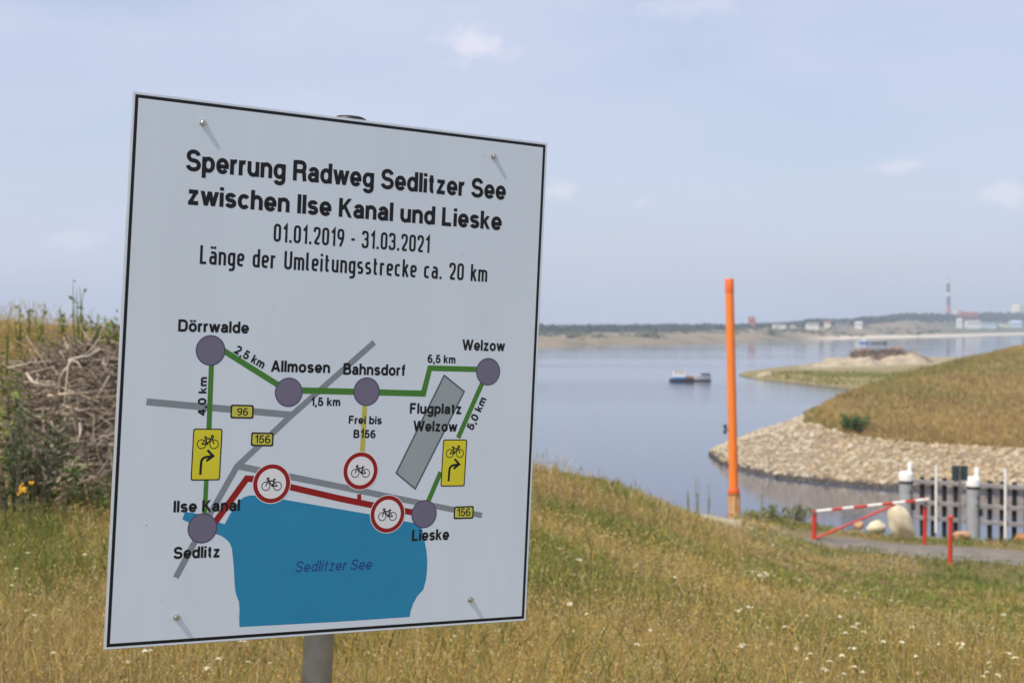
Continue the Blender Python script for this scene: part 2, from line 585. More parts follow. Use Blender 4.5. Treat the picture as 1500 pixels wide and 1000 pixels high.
# far shore
FC = {  # column: list of (distance, z)
    -1500: [(700, 0), (760, 3.3), (1050, 5.7), (1400, 6), (3500, 6)],
    790: [(806, 0), (870, 3.3), (1100, 5.7), (1400, 6), (3500, 6)],
    1000: [(926, 0), (1000, 3.6), (1250, 6.2), (1500, 7), (3500, 7)],
    1100: [(1050, 0), (1130, 4.0), (1300, 7.2), (1600, 10.5), (3500, 10)],
    1190: [(1170, 0), (1185, .8), (1260, 4.5), (1500, 9.2), (1800, 12), (3500, 12)],
    1260: [(1280, 0), (1310, 1.0), (1400, 4), (1600, 10), (1900, 15), (3500, 14)],
    1330: [(1380, 0), (1420, 1.4), (1500, 6), (1700, 15.5), (1900, 18), (3500, 16)],
    1400: [(1500, 0), (1545, 1.6), (1640, 4.5), (1850, 10), (2100, 16), (3500, 16)],
    1500: [(1850, 0), (1900, 2.0), (2000, 6), (2200, 13), (2500, 20), (3500, 18)],
    2400: [(2000, 0), (2060, 2.0), (2150, 6), (2400, 14), (2700, 22), (3500, 18)],
}
_fu = np.array(sorted(FC))
fdl = np.concatenate([np.arange(660, 2300, 12), np.arange(2300, 3600, 80)])
fu = np.concatenate([np.arange(-1500, 700, 60), np.arange(700, 1560, 6), np.arange(1560, 2401, 60)])
_fz = np.array([np.interp(fdl, [p[0] for p in FC[u]], [p[1] for p in FC[u]], left=-2) for u in _fu])
_f0 = np.array([FC[u][0][0] for u in _fu])


def far_z(u, d):
    u = np.asarray(u, float); d = np.asarray(d, float)
    i = np.clip(np.searchsorted(_fu, u) - 1, 0, len(_fu) - 2)
    f = np.clip((u - _fu[i]) / (_fu[i + 1] - _fu[i]), 0, 1)
    s0, s1 = _f0[i], _f0[i + 1]
    sh = s0 * (1 - f) + s1 * f
    out = np.zeros(u.shape)
    for k in range(len(_fu) - 1):
        m = i == k
        if not m.any(): continue
        za = np.interp(d[m] - sh[m] + s0[m], [p[0] for p in FC[_fu[k]]], [p[1] for p in FC[_fu[k]]], left=-2)
        zb = np.interp(d[m] - sh[m] + s1[m], [p[0] for p in FC[_fu[k + 1]]], [p[1] for p in FC[_fu[k + 1]]], left=-2)
        out[m] = za * (1 - f[m]) + zb * f[m]
    return out


FU, FD = np.meshgrid(fu, fdl)
FX = (FU - 750) / F * FD
FZ = far_z(FU, FD)
FZ = FZ + np.where(FZ > 1.5, (fbm(FX * .012, FD * .012, 21) - .5) * np.clip(FZ * .25, 0, 2.5), 0)
a1 = fbm(FX * .012, FD * .008, 22)[..., None]; a2 = fbm(FX * .05, FD * .03, 23)[..., None]
fc = (1 - a1) * np.array([.29, .195, .125]) + a1 * np.array([.14, .125, .06])
grn = np.clip((a2 - .52) * 6, 0, 1) * .7
fc = fc * (1 - grn) + grn * np.array([.075, .085, .04])
rightgreen = np.clip((FU - 1345) / 60, 0, 1)[..., None] * np.clip((FZ - 2.2) / 1.5, 0, 1)[..., None]
fc = fc * (1 - rightgreen * .8) + rightgreen * .8 * np.array([.065, .085, .04])
beach = (np.clip((FU - 1170) / 60, 0, 1) * np.clip((2.3 - FZ) / .5, 0, 1))[..., None]
fc = fc * (1 - beach) + beach * np.array([.55, .47, .36])
shore = np_mesh('far_shore', np.c_[FX.ravel(), FD.ravel(), FZ.ravel()], grid_quads(len(fdl), len(fu)), M_ground, fc.reshape(-1, 3), True)
tag(shore, 'brown far shore of the lake with a sandy beach', kind='structure')

# ------------------------------------------------------------------ haze
M_haze = bpy.data.materials.new('pale_air')
M_haze.use_nodes = True
hn = M_haze.node_tree
hn.nodes.remove(hn.nodes['Principled BSDF'])
pv = hn.nodes.new('ShaderNodeVolumePrincipled')
pv.inputs['Color'].default_value = (.74, .85, 1.0, 1)
pv.inputs['Density'].default_value = 0.00029
pv.inputs['Anisotropy'].default_value = 0.0
hn.links.new(pv.outputs[0], hn.nodes['Material Output'].inputs['Volume'])
mb = MB()
mb.box((0, 1700, 45), (9000, 3900, 95))
haze = mb.build('haze', M_haze)
tag(haze, 'thin pale summer haze over the lake', kind='stuff')

# ================================================================== THE SIGN
PLANE0 = SC


def P(px, py, off=0.0):
    """photo pixel -> board coordinates (u right, v up) on the plane lying off behind the board face"""
    v = raydir(px, py)
    c = SC + SY * off
    k = ((c - CAMP) @ SY) / (v @ SY)
    q = CAMP + v * k - c
    return np.array([q @ SX, q @ SZ])


# post axis and ground root
POST_OFF = 0.045
p_top = P(513, 171, POST_OFF); p_bot = P(463.5, 1000, POST_OFF)
ax = (p_top - p_bot) / (p_top[1] - p_bot[1])
v_g = -1.62
p_g = p_bot + ax * (v_g - p_bot[1])
root_w = SC + SX * p_g[0] + SY * POST_OFF + SZ * p_g[1]
gz_ = float(ground_z(root_w[0], root_w[1]))
# slide along the post axis until it meets the ground
dirw = SX * ax[0] + SZ
root_w = root_w + dirw * ((gz_ - root_w[2]) / dirw[2])
rv = (root_w - SC) @ SZ; ru = (root_w - SC) @ SX
sign = empty('detour_sign', root_w, 0, 'white bicycle detour map sign on a leaning galvanised steel post', 'sign')
sign.rotation_mode = 'XYZ'
Mrot = Matrix(((SX[0], SY[0], SZ[0]), (SX[1], SY[1], SZ[1]), (SX[2], SY[2], SZ[2])))
sign.rotation_euler = Mrot.to_euler()


def L3(uv, off=0.0):
    """board coordinates -> local to the sign root"""
    return (uv[0] - ru, off - POST_OFF, uv[1] - rv)


def ink(name, c, rough=0.45):
    return mat(name, c, rough, vary=0.03, scale=14, spec=0.35)


I_black = ink('print_black', (.006, .006, .008))
I_grey = ink('print_grey', (.235, .27, .295))
I_green = ink('print_green', (.06, .215, .03))
I_red = ink('print_red', (.30, .008, .008))
I_yellow = ink('print_yellow', (.70, .64, .03))
I_plate = ink('print_plate_yellow', (.58, .56, .08))
I_line = ink('print_line_yellow', (.52, .49, .09))
I_lake = ink('print_lake_blue', (.020, .25, .45))
I_navy = ink('print_navy', (.014, .055, .27))
I_dot = ink('print_town_violet', (.165, .155, .225))
I_dotrim = ink('print_town_rim', (.07, .062, .12))
I_outline = ink('print_outline', (.085, .11, .14))
I_white = ink('print_white', (.80, .81, .82))
I_field = ink('print_airfield', (.33, .38, .395))
M_panel = mat('panel_white_sheet', (.67, .755, .825), 0.40, vary=0.025, scale=2.2, spec=0.45, color2=(.62, .70, .77), lo=.3, hi=.75, stretch=(3.0, 1.0, .6))
M_alu = mat('aluminium_edge', (.62, .63, .64), 0.4, 0.6, scale=20)
M_galv = mat('galvanised_steel', (.42, .44, .46), 0.30, 0.85, color2=(.24, .26, .28), scale=9, bump=0.12, bscale=60)
M_dark = mat('dark_cap_plastic', (.02, .02, .022), 0.5)

corner = [P(*c) for c in ((194.8, 133.8), (802, 209.6), (770.2, 908.4), (152, 951.4))]
mb = MB()
TH = 0.004


def inset(poly, dd):
    """move each edge of a convex polygon inwards by dd"""
    n_ = len(poly); c = sum(poly) / n_
    out = []
    for i in range(n_):
        p0, p1, p2 = poly[i - 1], poly[i], poly[(i + 1) % n_]
        e1 = (p1 - p0) / np.linalg.norm(p1 - p0); e2 = (p2 - p1) / np.linalg.norm(p2 - p1)
        n1_ = np.array([-e1[1], e1[0]]); n2_ = np.array([-e2[1], e2[0]])
        if n1_ @ (c - p1) < 0: n1_ = -n1_
        if n2_ @ (c - p1) < 0: n2_ = -n2_
        A = np.array([n1_, n2_]); out.append(p1 + np.linalg.solve(A, np.array([dd, dd])))
    return out


f_in = inset(corner, 0.0008)
vs = [L3(c, 0.0006) for c in corner] + [L3(c, TH) for c in corner] + [L3(c, 0) for c in f_in]
mb.add(vs, [(4, 5, 6, 7), (0, 1, 5, 4), (1, 2, 6, 5), (2, 3, 7, 6), (3, 0, 4, 7), (0, 8, 9, 1), (1, 9, 10, 2), (2, 10, 11, 3), (3, 11, 8, 0)], 1)
mb.add([L3(c, 0) for c in f_in], [(3, 2, 1, 0)], 0)
panel = mb.build('panel', [M_panel, M_alu], sign)

LAY = 0.00002


def lay(k): return -(k * LAY)


def flat(mb, poly, k, mi=0):
    n_ = len(poly)
    vs = [L3(p, lay(k)) for p in poly]
    area = sum(poly[i - 1][0] * poly[i][1] - poly[i][0] * poly[i - 1][1] for i in range(n_))
    mb.add(vs, [tuple(range(n_)) if area > 0 else tuple(range(n_ - 1, -1, -1))], mi)


def stroke(mb, pts, w, k, mi=0, closed=False, eps=0.0):
    """mitred strip along board points; w a width or one per point"""
    pts = [np.asarray(p, float) for p in pts]
    q = [pts[0]]
    for p in pts[1:]:
        if np.linalg.norm(p - q[-1]) > 1e-7: q.append(p)
    if closed and np.linalg.norm(q[0] - q[-1]) < 1e-7: q.pop()
    pts = q; n_ = len(pts)
    if not hasattr(w, '__len__'): w = [w] * n_
    lft, rgt = [], []
    for i in range(n_):
        a = pts[i - 1] if (i > 0 or closed) else None
        b_ = pts[(i + 1) % n_] if (i < n_ - 1 or closed) else None
        if a is None: t_ = (b_ - pts[i]); t_ /= np.linalg.norm(t_); nrm = np.array([-t_[1], t_[0]]); s_ = 1
        elif b_ is None: t_ = (pts[i] - a); t_ /= np.linalg.norm(t_); nrm = np.array([-t_[1], t_[0]]); s_ = 1
        else:
            t1 = (pts[i] - a) / np.linalg.norm(pts[i] - a); t2 = (b_ - pts[i]) / np.linalg.norm(b_ - pts[i])
            t_ = t1 + t2; nl = np.linalg.norm(t_)
            t_ = t_ / nl if nl > 1e-6 else t1
            nrm = np.array([-t_[1], t_[0]]); s_ = 1 / max(0.35, nrm @ np.array([-t1[1], t1[0]]))
        lft.append(pts[i] + nrm * w[i] / 2 * s_); rgt.append(pts[i] - nrm * w[i] / 2 * s_)
    o = lay(k) - eps
    vs = [L3(p, o) for p in lft] + [L3(p, o) for p in rgt]
    m = n_ if closed else n_ - 1
    mb.add(vs, [(i, n_ + i, n_ + (i + 1) % n_, (i + 1) % n_) for i in range(m)], mi)


def arcfillet(pts, r, closed=False, seg=5):
    pts = [np.asarray(p, float) for p in pts]
    n_ = len(pts); out = []
    for i in range(n_):
        if not closed and i in (0, n_ - 1): out.append(pts[i]); continue
        a, p, b_ = pts[i - 1], pts[i], pts[(i + 1) % n_]
        la, lb = np.linalg.norm(a - p), np.linalg.norm(b_ - p)
        rr = min(r, la * .5, lb * .5)
        s_ = p + (a - p) / la * rr; e_ = p + (b_ - p) / lb * rr
        for t_ in np.linspace(0, 1, seg + 1):
            out.append((1 - t_) ** 2 * s_ + 2 * t_ * (1 - t_) * p + t_ ** 2 * e_)
    return out


def disc(c, r, seg=40, ry=None):
    ry = ry or r
    return [c + np.array([r * math.cos(2 * math.pi * i / seg), ry * math.sin(2 * math.pi * i / seg)]) for i in range(seg)]


def ppx(*pts): return [P(*p) for p in pts]


PXM = 1 / 790.0   # metres on the board per photo pixel (vertical, mid board)

# black border line
mb = MB()
o_, i_ = inset(corner, 0.0045), inset(corner, 0.0105)
vs = [L3(p, lay(1)) for p in o_] + [L3(p, lay(1)) for p in i_]
mb.add(vs, [(0, 4, 5, 1), (1, 5, 6, 2), (2, 6, 7, 3), (3, 7, 4, 0)])
mb.build('border_line', I_black, panel)

# grey roads
mb = MB()
stroke(mb, ppx((214.5, 588.2), (427.5, 607.5)), 0.0128, 2)
stroke(mb, ppx((548.3, 501.2), (427, 608), (347, 683), (296, 773), (257.5, 845.5)), 0.0118, 3)
stroke(mb, ppx((347.5, 682), (706, 754.5)), [.0125, .0113], 4)
mb.build('road_lines', I_grey, panel)
# airfield
af = ppx((650.7, 549.5), (680, 573.2), (608.2, 715.7), (580.3, 692.5))
mb = MB(); flat(mb, af, 2)
afo = mb.build('airfield_shape', I_field, panel)
mb = MB(); stroke(mb, af, 0.0034, 4, closed=True); mb.build('outline', I_outline, panel)
# lake
lake = [(270.7, 749.2), (267, 760.5), (279, 766), (315, 781), (323, 784), (330, 788.3), (336.2, 794.5), (339.5, 802.5), (341, 815), (342.5, 832), (343.2, 848), (344.2, 862.5), (346.5, 872), (350, 881), (350.8, 893), (350.2, 905), (350.8, 917.8),
        (430, 913.6), (500, 909.8), (600, 903), (601.5, 895), (605, 884), (611, 873), (620, 863), (624, 849), (625.5, 836), (626, 820), (624.6, 805), (622, 792), (619, 776), (615, 768.5), (606, 765.3), (590, 762.5),
        (547.5, 753.7), (480, 742.3), (422.5, 732.3), (400, 728.5), (375, 725.3), (365, 725.2), (358, 727.5), (351, 732.3), (344, 741), (337, 752.5), (329, 767.3), (310, 761), (286, 751.2)]
mb = MB(); flat(mb, ppx(*lake), 2); mb.build('lake_shape', I_lake, panel)
# yellow spur
mb = MB(); stroke(mb, ppx((534.3, 594), (530.7, 663)), 0.0105, 5); mb.build('free_route_line', I_line, panel)
# green detour
GW = 0.0112
for pts_, w_ in (([(310.2, 520), (306, 630)], .0098), ([(302.3, 700), (299, 770)], .0088), ([(315, 505.5), (423, 573.3)], GW),
                 ([(425, 571.2), (537, 574), (620.2, 576.2), (629.6, 539), (715, 541.2)], [.0122, .0122, .0122, .0112, .0112]),
                 ([(712, 548), (671, 641)], .0104), ([(645.5, 691), (622, 746)], .0104)):
    mb = MB(); stroke(mb, ppx(*pts_), w_, 5); mb.build('detour_route_line', I_green, panel)
# red closed route
mb = MB()
stroke(mb, ppx((303, 781), (361.5, 700.5), (381, 701.8)), .0122, 5)
stroke(mb, ppx((381, 703.5), (422.5, 712.3), (500, 730.3), (560, 742.5), (620, 752.5)), .0122, 6)
stroke(mb, ppx((526.2, 723.5), (526, 737)), .0085, 7)
mb.build('closed_route_line', I_red, panel)
# town dots
for (px, py, r) in ((308.5, 513, 22.4), (423, 574.3, 21.6), (537, 573.4, 21), (715, 544.2, 20.2), (296.5, 773.2, 22.2), (621.2, 752.5, 20.6)):
    c = P(px, py); rr = abs(P(px, py - r)[1] - c[1])
    mb = MB(); flat(mb, disc(c, rr), 8); do = mb.build('town_dot', I_dotrim, panel)
    mb = MB(); flat(mb, disc(c, rr - .0022), 9); mb.build('fill', I_dot, do)


def bicycle(mb, c, w, k, flip=1):
    """side view pictogram, w overall width; flip=1 rides to the right"""
    r = w * .205; lw = w * .044
    T = lambda x, y: c + np.array([x * flip * w, y * w])
    e = [0]

    def st(pts, ww=lw, closed=False):
        e[0] += 1
        stroke(mb, pts, ww, k, closed=closed, eps=e[0] * 1.5e-6)
    for cx in (-.295, .295):
        st(disc(T(cx, -.12), r, 24), lw, True)
    rear, front = T(-.295, -.12), T(.295, -.12)
    crank = T(-.03, -.12); seat = T(-.12, .19); head = T(.19, .185)
    st([rear, crank, head + 0], lw * 1.5); st([T(-.11, .13), T(.17, .135)], lw * 1.5)
    st([rear, T(-.10, .12)], lw); st([crank, T(-.125, .20)], lw * 1.3)
    st([T(.165, .25), front], lw * 1.3)
    st([T(-.2, .205), T(-.06, .205)], lw * 1.6)
    st(arcfillet([T(.12, .26), T(.17, .275), T(.255, .27), T(.245, .17)], w * .05), lw * 1.3)


def ban(px, py, rpx):
    c = P(px, py); r = abs(P(px, py - rpx)[1] - c[1])
    mb = MB(); flat(mb, disc(c, r, 56), 10); o = mb.build('bicycle_ban_symbol', I_white, panel)
    mb = MB(); stroke(mb, disc(c, r * .855, 56), r * .215, 11, closed=True); mb.build('red_ring', I_red, o)
    mb = MB(); bicycle(mb, c, r * 1.02, 11, -1); mb.build('bicycle_mark', I_black, o)


ban(398, 708, 29.5); ban(528.2, 689.3, 28.2); ban(567.7, 752.5, 28.2)


def detour(quad):
    q = ppx(*quad)
    c = sum(q) / 4
    ex = ((q[1] - q[0]) + (q[2] - q[3])) / 2; ey = ((q[0] - q[3]) + (q[1] - q[2])) / 2
    w, h = np.linalg.norm(ex), np.linalg.norm(ey)
    ex = ex / w; ey = ey / h
    T = lambda x, y: c + ex * x * w + ey * y * h
    rr = lambda s: arcfillet([T(-s, s * 1.0), T(s, s), T(s, -s), T(-s, -s)], w * .08, True, 4)
    mb = MB(); flat(mb, rr(.5), 10); o = mb.build('detour_symbol', I_black, panel)
    mb = MB(); inn = inset([T(-.5, .5), T(.5, .5), T(.5, -.5), T(-.5, -.5)], .0022)
    flat(mb, arcfillet(inn, w * .06, True, 4), 11); mb.build('fill', I_yellow, o)
    mb = MB(); bicycle(mb, T(0.02, .25), w * .72, 12, 1); mb.build('bicycle_mark', I_black, o)
    mb = MB()
    stroke(mb, arcfillet([T(-.18, -.39), T(-.17, -.06), T(.18, -.035)], w * .28, False, 8), w * .085, 12)
    stroke(mb, [T(.02, .085), T(.225, -.03), T(.0, -.125)], w * .085, 12, eps=2e-6)
    mb.build('arrow_mark', I_black, o)


detour([(283.2, 627.2), (326, 627.7), (322, 702.9), (279, 703.6)])
detour([(649, 643), (684.4, 643.5), (680.3, 711.5), (645.3, 712.5)])

# ---- lettering: every letter is drawn from its centre lines
def arc(cx, cy, rx, ry, a0, a1, n_=14, sq=2.12):
    """part of a slightly squared ellipse, angles in degrees"""
    out = []
    for a in np.linspace(math.radians(a0), math.radians(a1), n_):
        c_, s_ = math.cos(a), math.sin(a)
        out.append((cx + rx * math.copysign(abs(c_) ** (2 / sq), c_), cy + ry * math.copysign(abs(s_) ** (2 / sq), s_)))
    return out


def ring(cx, cy, rx, ry): return ('c', arc(cx, cy, rx, ry, 0, 340, 24))


def rr_(x0, y0, x1, y1, r): return ('c', arcfillet([(x0, y0), (x1, y0), (x1, y1), (x0, y1)], r, True, 4))


def ln_(pts, r=0.0): return ('o', arcfillet(pts, r, False, 4) if r else pts)


def dg(*p):
    """diagonal leg whose ends are cut level"""
    return ('d', list(p))


def dot(x, y): return ln_([(x, y - .62), (x, y + .62)])


# narrow road-sign letters: width, strokes (capitals 7 high)
GL = {
    '0': (2.5, [rr_(0, .5, 2.5, 6.5, 1.3)]),
    '1': (1.4, [ln_([(0, 5.1), (1.3, 6.55), (1.3, 0)])]),
    '2': (2.5, [ln_([(0, 4.9), (0, 6.5), (2.5, 6.5), (2.5, 4.0), (0.05, .5), (2.7, .5)], 1.2)]),
    '3': (2.5, [ln_([(0, 5.3), (0, 6.5), (2.4, 6.5), (2.4, 3.65), (.8, 3.65)], 1.2), ln_([(.8, 3.65), (2.5, 3.65), (2.5, .5), (0, .5), (0, 1.8)], 1.2)]),
    '9': (2.5, [rr_(0, 3.1, 2.5, 6.5, 1.2), ln_([(2.5, 4.9), (2.5, 3.0), (1.1, 0)], .8)]),
    '.': (.2, [ln_([(.1, 0), (.1, 1.05)])]), '-': (1.9, [ln_([(0, 3.1), (1.9, 3.1)])]),
    'L': (2.3, [ln_([(0, 7), (0, .5), (2.4, .5)])]),
    'U': (2.7, [ln_([(0, 7), (0, .5), (2.7, .5), (2.7, 7)], 1.3)]),
    'a': (2.3, [ln_([(.1, 4.5), (2.3, 4.5), (2.3, 0)], 1.1), rr_(0, .5, 2.3, 2.9, 1.0)]),
    'ä': (2.3, [ln_([(.1, 4.5), (2.3, 4.5), (2.3, 0)], 1.1), rr_(0, .5, 2.3, 2.9, 1.0), ln_([(.45, 5.9), (.45, 6.8)]), ln_([(1.85, 5.9), (1.85, 6.8)])]),
    'n': (2.3, [ln_([(0, 5), (0, 0)]), ln_([(0, 4.5), (2.3, 4.5), (2.3, 0)], 1.1)]),
    'g': (2.3, [rr_(0, .5, 2.3, 4.5, 1.1), ln_([(2.3, 5), (2.3, -1.5), (.1, -1.5)], 1.1)]),
    'e': (2.3, [ln_([(0, 2.45), (2.3, 2.45), (2.3, 4.5), (0, 4.5), (0, .5), (2.2, .5)], 1.1)]),
    'd': (2.3, [rr_(0, .5, 2.3, 4.5, 1.1), ln_([(2.3, 7), (2.3, 0)])]),
    'r': (1.5, [ln_([(0, 5), (0, 0)]), ln_([(0, 3.6), (0, 4.5), (1.6, 4.5)], .9)]),
    'm': (4.0, [ln_([(0, 5), (0, 0)]), ln_([(0, 4.5), (2.0, 4.5), (2.0, 0)], 1.0), ln_([(2.0, 4.5), (4.0, 4.5), (4.0, 0)], 1.0)]),
    'l': (.8, [ln_([(0, 7), (0, .5), (.9, .5)], .6)]),
    'i': (.1, [ln_([(0, 5), (0, 0)]), ln_([(0, 5.9), (0, 6.9)])]),
    't': (1.6, [ln_([(.4, 6.5), (.4, .5), (1.6, .5)], .8), ln_([(-.3, 4.5), (1.5, 4.5)])]),
    'u': (2.3, [ln_([(0, 5), (0, .5), (2.3, .5)], 1.1), ln_([(2.3, 5), (2.3, 0)])]),
    's': (2.1, [ln_([(2.0, 4.5), (0, 4.5), (0, 2.5), (2.1, 2.5), (2.1, .5), (0, .5)], .95)]),
    'c': (2.1, [ln_([(2.1, 4.5), (0, 4.5), (0, .5), (2.1, .5)], 1.1)]),
    'k': (2.2, [ln_([(0, 7), (0, 0)]), ln_([(2.1, 5), (.2, 2.0)]), ln_([(.85, 3.0), (2.3, 0)])]),
}
# bold grotesque letters (capitals 7.2 high, small letters 5.3)
_arch = lambda x, r: [(x, 2.6)] + arc(x + r, 3.1, r, 1.6, 180, 0, 14) + [(x + 2 * r, 0)]
GB = {
    'a': (3.0, [ln_(arc(1.55, 3.35, 1.35, 1.32, 168, 0) + [(2.9, 1.2), (3.05, 0)]), ln_([(2.9, 3.05), (1.6, 2.75)] + arc(1.25, 1.68, 1.25, 1.08, 100, 285, 12) + [(2.25, .85), (2.9, 1.75)])]),
    'b': (3.3, [ln_([(0, 7.2), (0, 0)]), ring(1.66, 2.62, 1.66, 2.05)]),
    'c': (2.9, [ln_(arc(1.62, 2.62, 1.62, 2.05, 38, 322, 22))]),
    'd': (3.3, [ln_([(3.3, 7.2), (3.3, 0)]), ring(1.64, 2.62, 1.64, 2.05)]),
    'e': (3.3, [ln_([(.1, 2.45), (3.3, 2.45)] + arc(1.66, 2.62, 1.66, 2.05, 0, 325, 24))]),
    'f': (1.7, [ln_([(.75, 0), (.75, 5.6)] + arc(1.75, 5.6, 1.0, 1.05, 170, 85, 6)), ln_([(-.35, 4.75), (1.85, 4.75)])]),
    'g': (3.3, [ring(1.64, 2.68, 1.64, 2.0), ln_([(3.3, 5.3), (3.3, -.2)] + arc(1.7, -.2, 1.6, 1.3, -5, -165, 12))]),
    'h': (3.1, [ln_([(0, 7.2), (0, 0)]), ln_(_arch(0, 1.55))]),
    'i': (0, [ln_([(0, 5.25), (0, 0)]), dot(0, 6.55)]),
    'k': (2.9, [ln_([(0, 7.2), (0, 0)]), dg((2.65, 5.25), (.3, 2.0)), dg((1.15, 3.2), (2.9, 0))]),
    'l': (0, [ln_([(0, 7.2), (0, 0)])]),
    'm': (5.0, [ln_([(0, 5.25), (0, 0)]), ln_(_arch(0, 1.25)), ln_(_arch(2.5, 1.25))]),
    'n': (3.1, [ln_([(0, 5.25), (0, 0)]), ln_(_arch(0, 1.55))]),
    'o': (3.4, [ring(1.7, 2.62, 1.7, 2.05)]),
    'ö': (3.4, [ring(1.7, 2.62, 1.7, 2.05), dot(.75, 6.55), dot(2.65, 6.55)]),
    'p': (3.3, [ln_([(0, 5.25), (0, -2.0)]), ring(1.66, 2.62, 1.66, 2.05)]),
    'r': (1.35, [ln_([(0, 5.25), (0, 0)]), ln_([(0, 2.6)] + arc(1.35, 3.0, 1.35, 1.65, 180, 72, 9))]),
    's': (2.8, [ln_(arc(1.4, 3.66, 1.32, 1.0, 15, 262, 14) + arc(1.4, 1.62, 1.42, 1.02, 82, -165, 14))]),
    't': (1.6, [ln_([(.7, 6.6), (.7, 1.5)] + arc(1.6, 1.5, .9, .92, 180, 275, 6)), ln_([(-.35, 4.75), (1.7, 4.75)])]),
    'u': (3.1, [ln_([(0, 5.25), (0, 2.2)] + arc(1.55, 2.2, 1.55, 1.6, 180, 360, 14)), ln_([(3.1, 5.25), (3.1, 0)])]),
    'w': (5.0, [dg((-.1, 5.25), (1.25, 0)), dg((1.25, 0), (2.55, 5.25)), dg((2.55, 5.25), (3.85, 0)), dg((3.85, 0), (5.2, 5.25))]),
    'z': (2.8, [ln_([(-.3, 4.65), (3.1, 4.65)]), dg((2.35, 4.65), (.25, .62)), ln_([(-.45, .62), (3.25, .62)])]),
    'A': (4.2, [dg((-.1, 0), (2.1, 7.2)), dg((2.1, 7.2), (4.3, 0)), ln_([(.85, 2.1), (3.35, 2.1)])]),
    'B': (3.9, [ln_([(0, 7.2), (0, 0)]), ln_([(0, 6.6), (3.55, 6.6), (3.55, 3.85), (0, 3.85)], 1.4), ln_([(0, 3.85), (3.95, 3.85), (3.95, .6), (0, .6)], 1.6)]),
    'D': (4.1, [ln_([(0, 7.2), (0, 0)]), ln_([(0, 6.6), (4.1, 6.6), (4.1, .6), (0, .6)], 2.4)]),
    'F': (3.3, [ln_([(0, 7.2), (0, 0)]), ln_([(0, 6.6), (3.5, 6.6)]), ln_([(0, 3.65), (3.1, 3.65)])]),
    'I': (0, [ln_([(0, 7.2), (0, 0)])]),
    'K': (3.9, [ln_([(0, 7.2), (0, 0)]), dg((3.6, 7.2), (.35, 2.8)), dg((1.5, 4.4), (3.9, 0))]),
    'L': (3.1, [ln_([(0, 7.2), (0, .6), (3.4, .6)])]),
    'R': (4.0, [ln_([(0, 7.2), (0, 0)]), ln_([(0, 6.6), (3.8, 6.6), (3.8, 3.45), (0, 3.45)], 1.55), ln_([(2.3, 3.45), (3.65, 3.3), (3.75, 1.2), (4.0, 0)], .9)]),
    'S': (4.0, [ln_(arc(2.0, 5.12, 1.85, 1.5, 8, 258, 16) + arc(2.0, 2.1, 2.05, 1.52, 78, -172, 16))]),
    'W': (6.8, [dg((-.1, 7.2), (1.65, 0)), dg((1.65, 0), (3.4, 7.2)), dg((3.4, 7.2), (5.15, 0)), dg((5.15, 0), (6.9, 7.2))]),
    '0': (3.3, [ring(1.65, 3.6, 1.65, 3.05)]),
    '1': (1.9, [ln_([(.1, 5.35), (1.1, 5.6), (1.9, 6.9), (1.9, 0)])]),
    '2': (3.3, [ln_(arc(1.65, 4.95, 1.6, 1.7, 172, -28, 14) + [(1.6, 2.2), (.15, .6), (3.4, .6)])]),
    '4': (3.5, [ln_([(2.6, 0), (2.6, 7.1)]), dg((2.5, 7.1), (.2, 2.2)), ln_([(-.4, 2.1), (4.0, 2.1)])]),
    '5': (3.4, [ln_([(3.25, 6.6), (.75, 6.6), (.35, 3.5)] + arc(1.7, 2.4, 1.7, 1.8, 128, -162, 16))]),
    '6': (3.4, [ring(1.72, 2.3, 1.66, 1.72), ln_(arc(1.9, 3.6, 1.85, 3.05, 196, 52, 14))]),
    '9': (3.4, [ring(1.7, 4.9, 1.66, 1.72), ln_(arc(1.5, 3.6, 1.85, 3.05, 16, -128, 14))]),
    ',': (.2, [ln_([(.25, .95), (-.05, -1.2)])]),
}


def letters(name, body, p0, p1, cap, table, weight, caph, gap, space, k, ink_, slant=0.0, parent=None):
    """ink runs from pixel p0 to p1 along the baseline, capitals cap pixels tall"""
    x = 0.0; segs = []
    for ch in body:
        if ch == ' ': x += space; continue
        adv, st = table[ch]
        for kind, pts in st: segs.append((kind, [(q[0] + x + slant * q[1], q[1]) for q in pts]))
        x += adv + weight + gap
    tot = x - gap
    a, b_ = P(*p0), P(*p1)
    ex = b_ - a; w = np.linalg.norm(ex); ex = ex / w; ey = np.array([-ex[1], ex[0]])
    pm = ((p0[0] + p1[0]) / 2, (p0[1] + p1[1]) / 2)
    dpx = np.array([p1[0] - p0[0], p1[1] - p0[1]], float); dpx /= np.linalg.norm(dpx)
    ch_ = abs((P(pm[0] + dpx[1] * cap, pm[1] - dpx[0] * cap) - P(*pm)) @ ey)
    sx = w / tot; sy = ch_ / caph
    mb = MB()
    for i, (kind, pts) in enumerate(segs):
        q = [a + ex * (p[0] + weight / 2) * sx + ey * p[1] * sy for p in pts]
        if kind == 'd':
            hw = ex * weight * sx * .5
            o_ = lay(k) - (i % 5) * 2e-6
            quad = [L3(q[0] - hw, o_), L3(q[0] + hw, o_), L3(q[1] + hw, o_), L3(q[1] - hw, o_)]
            mb.add(quad if q[1][1] > q[0][1] else quad[::-1], [(0, 1, 2, 3)]); continue
        stroke(mb, q, weight * (sx * .75 + sy * .25), k, closed=(kind == 'c'), eps=(i % 5) * 2e-6)
    return mb.build(name, ink_, parent or panel)


def text(name, body, p0, p1, cap, k=7, weight=1.52, ink_=None, slant=0.0, parent=None, gap=.46):
    return letters(name, body, p0, p1, cap, GB, weight, 7.2, gap, 2.5, k, ink_ or I_black, slant, parent)


def narrow(name, body, p0, p1, cap, k=7, space=2.4):
    return letters(name, body, p0, p1, cap, GL, 1.14, 7.0, .9, space, k, I_black)


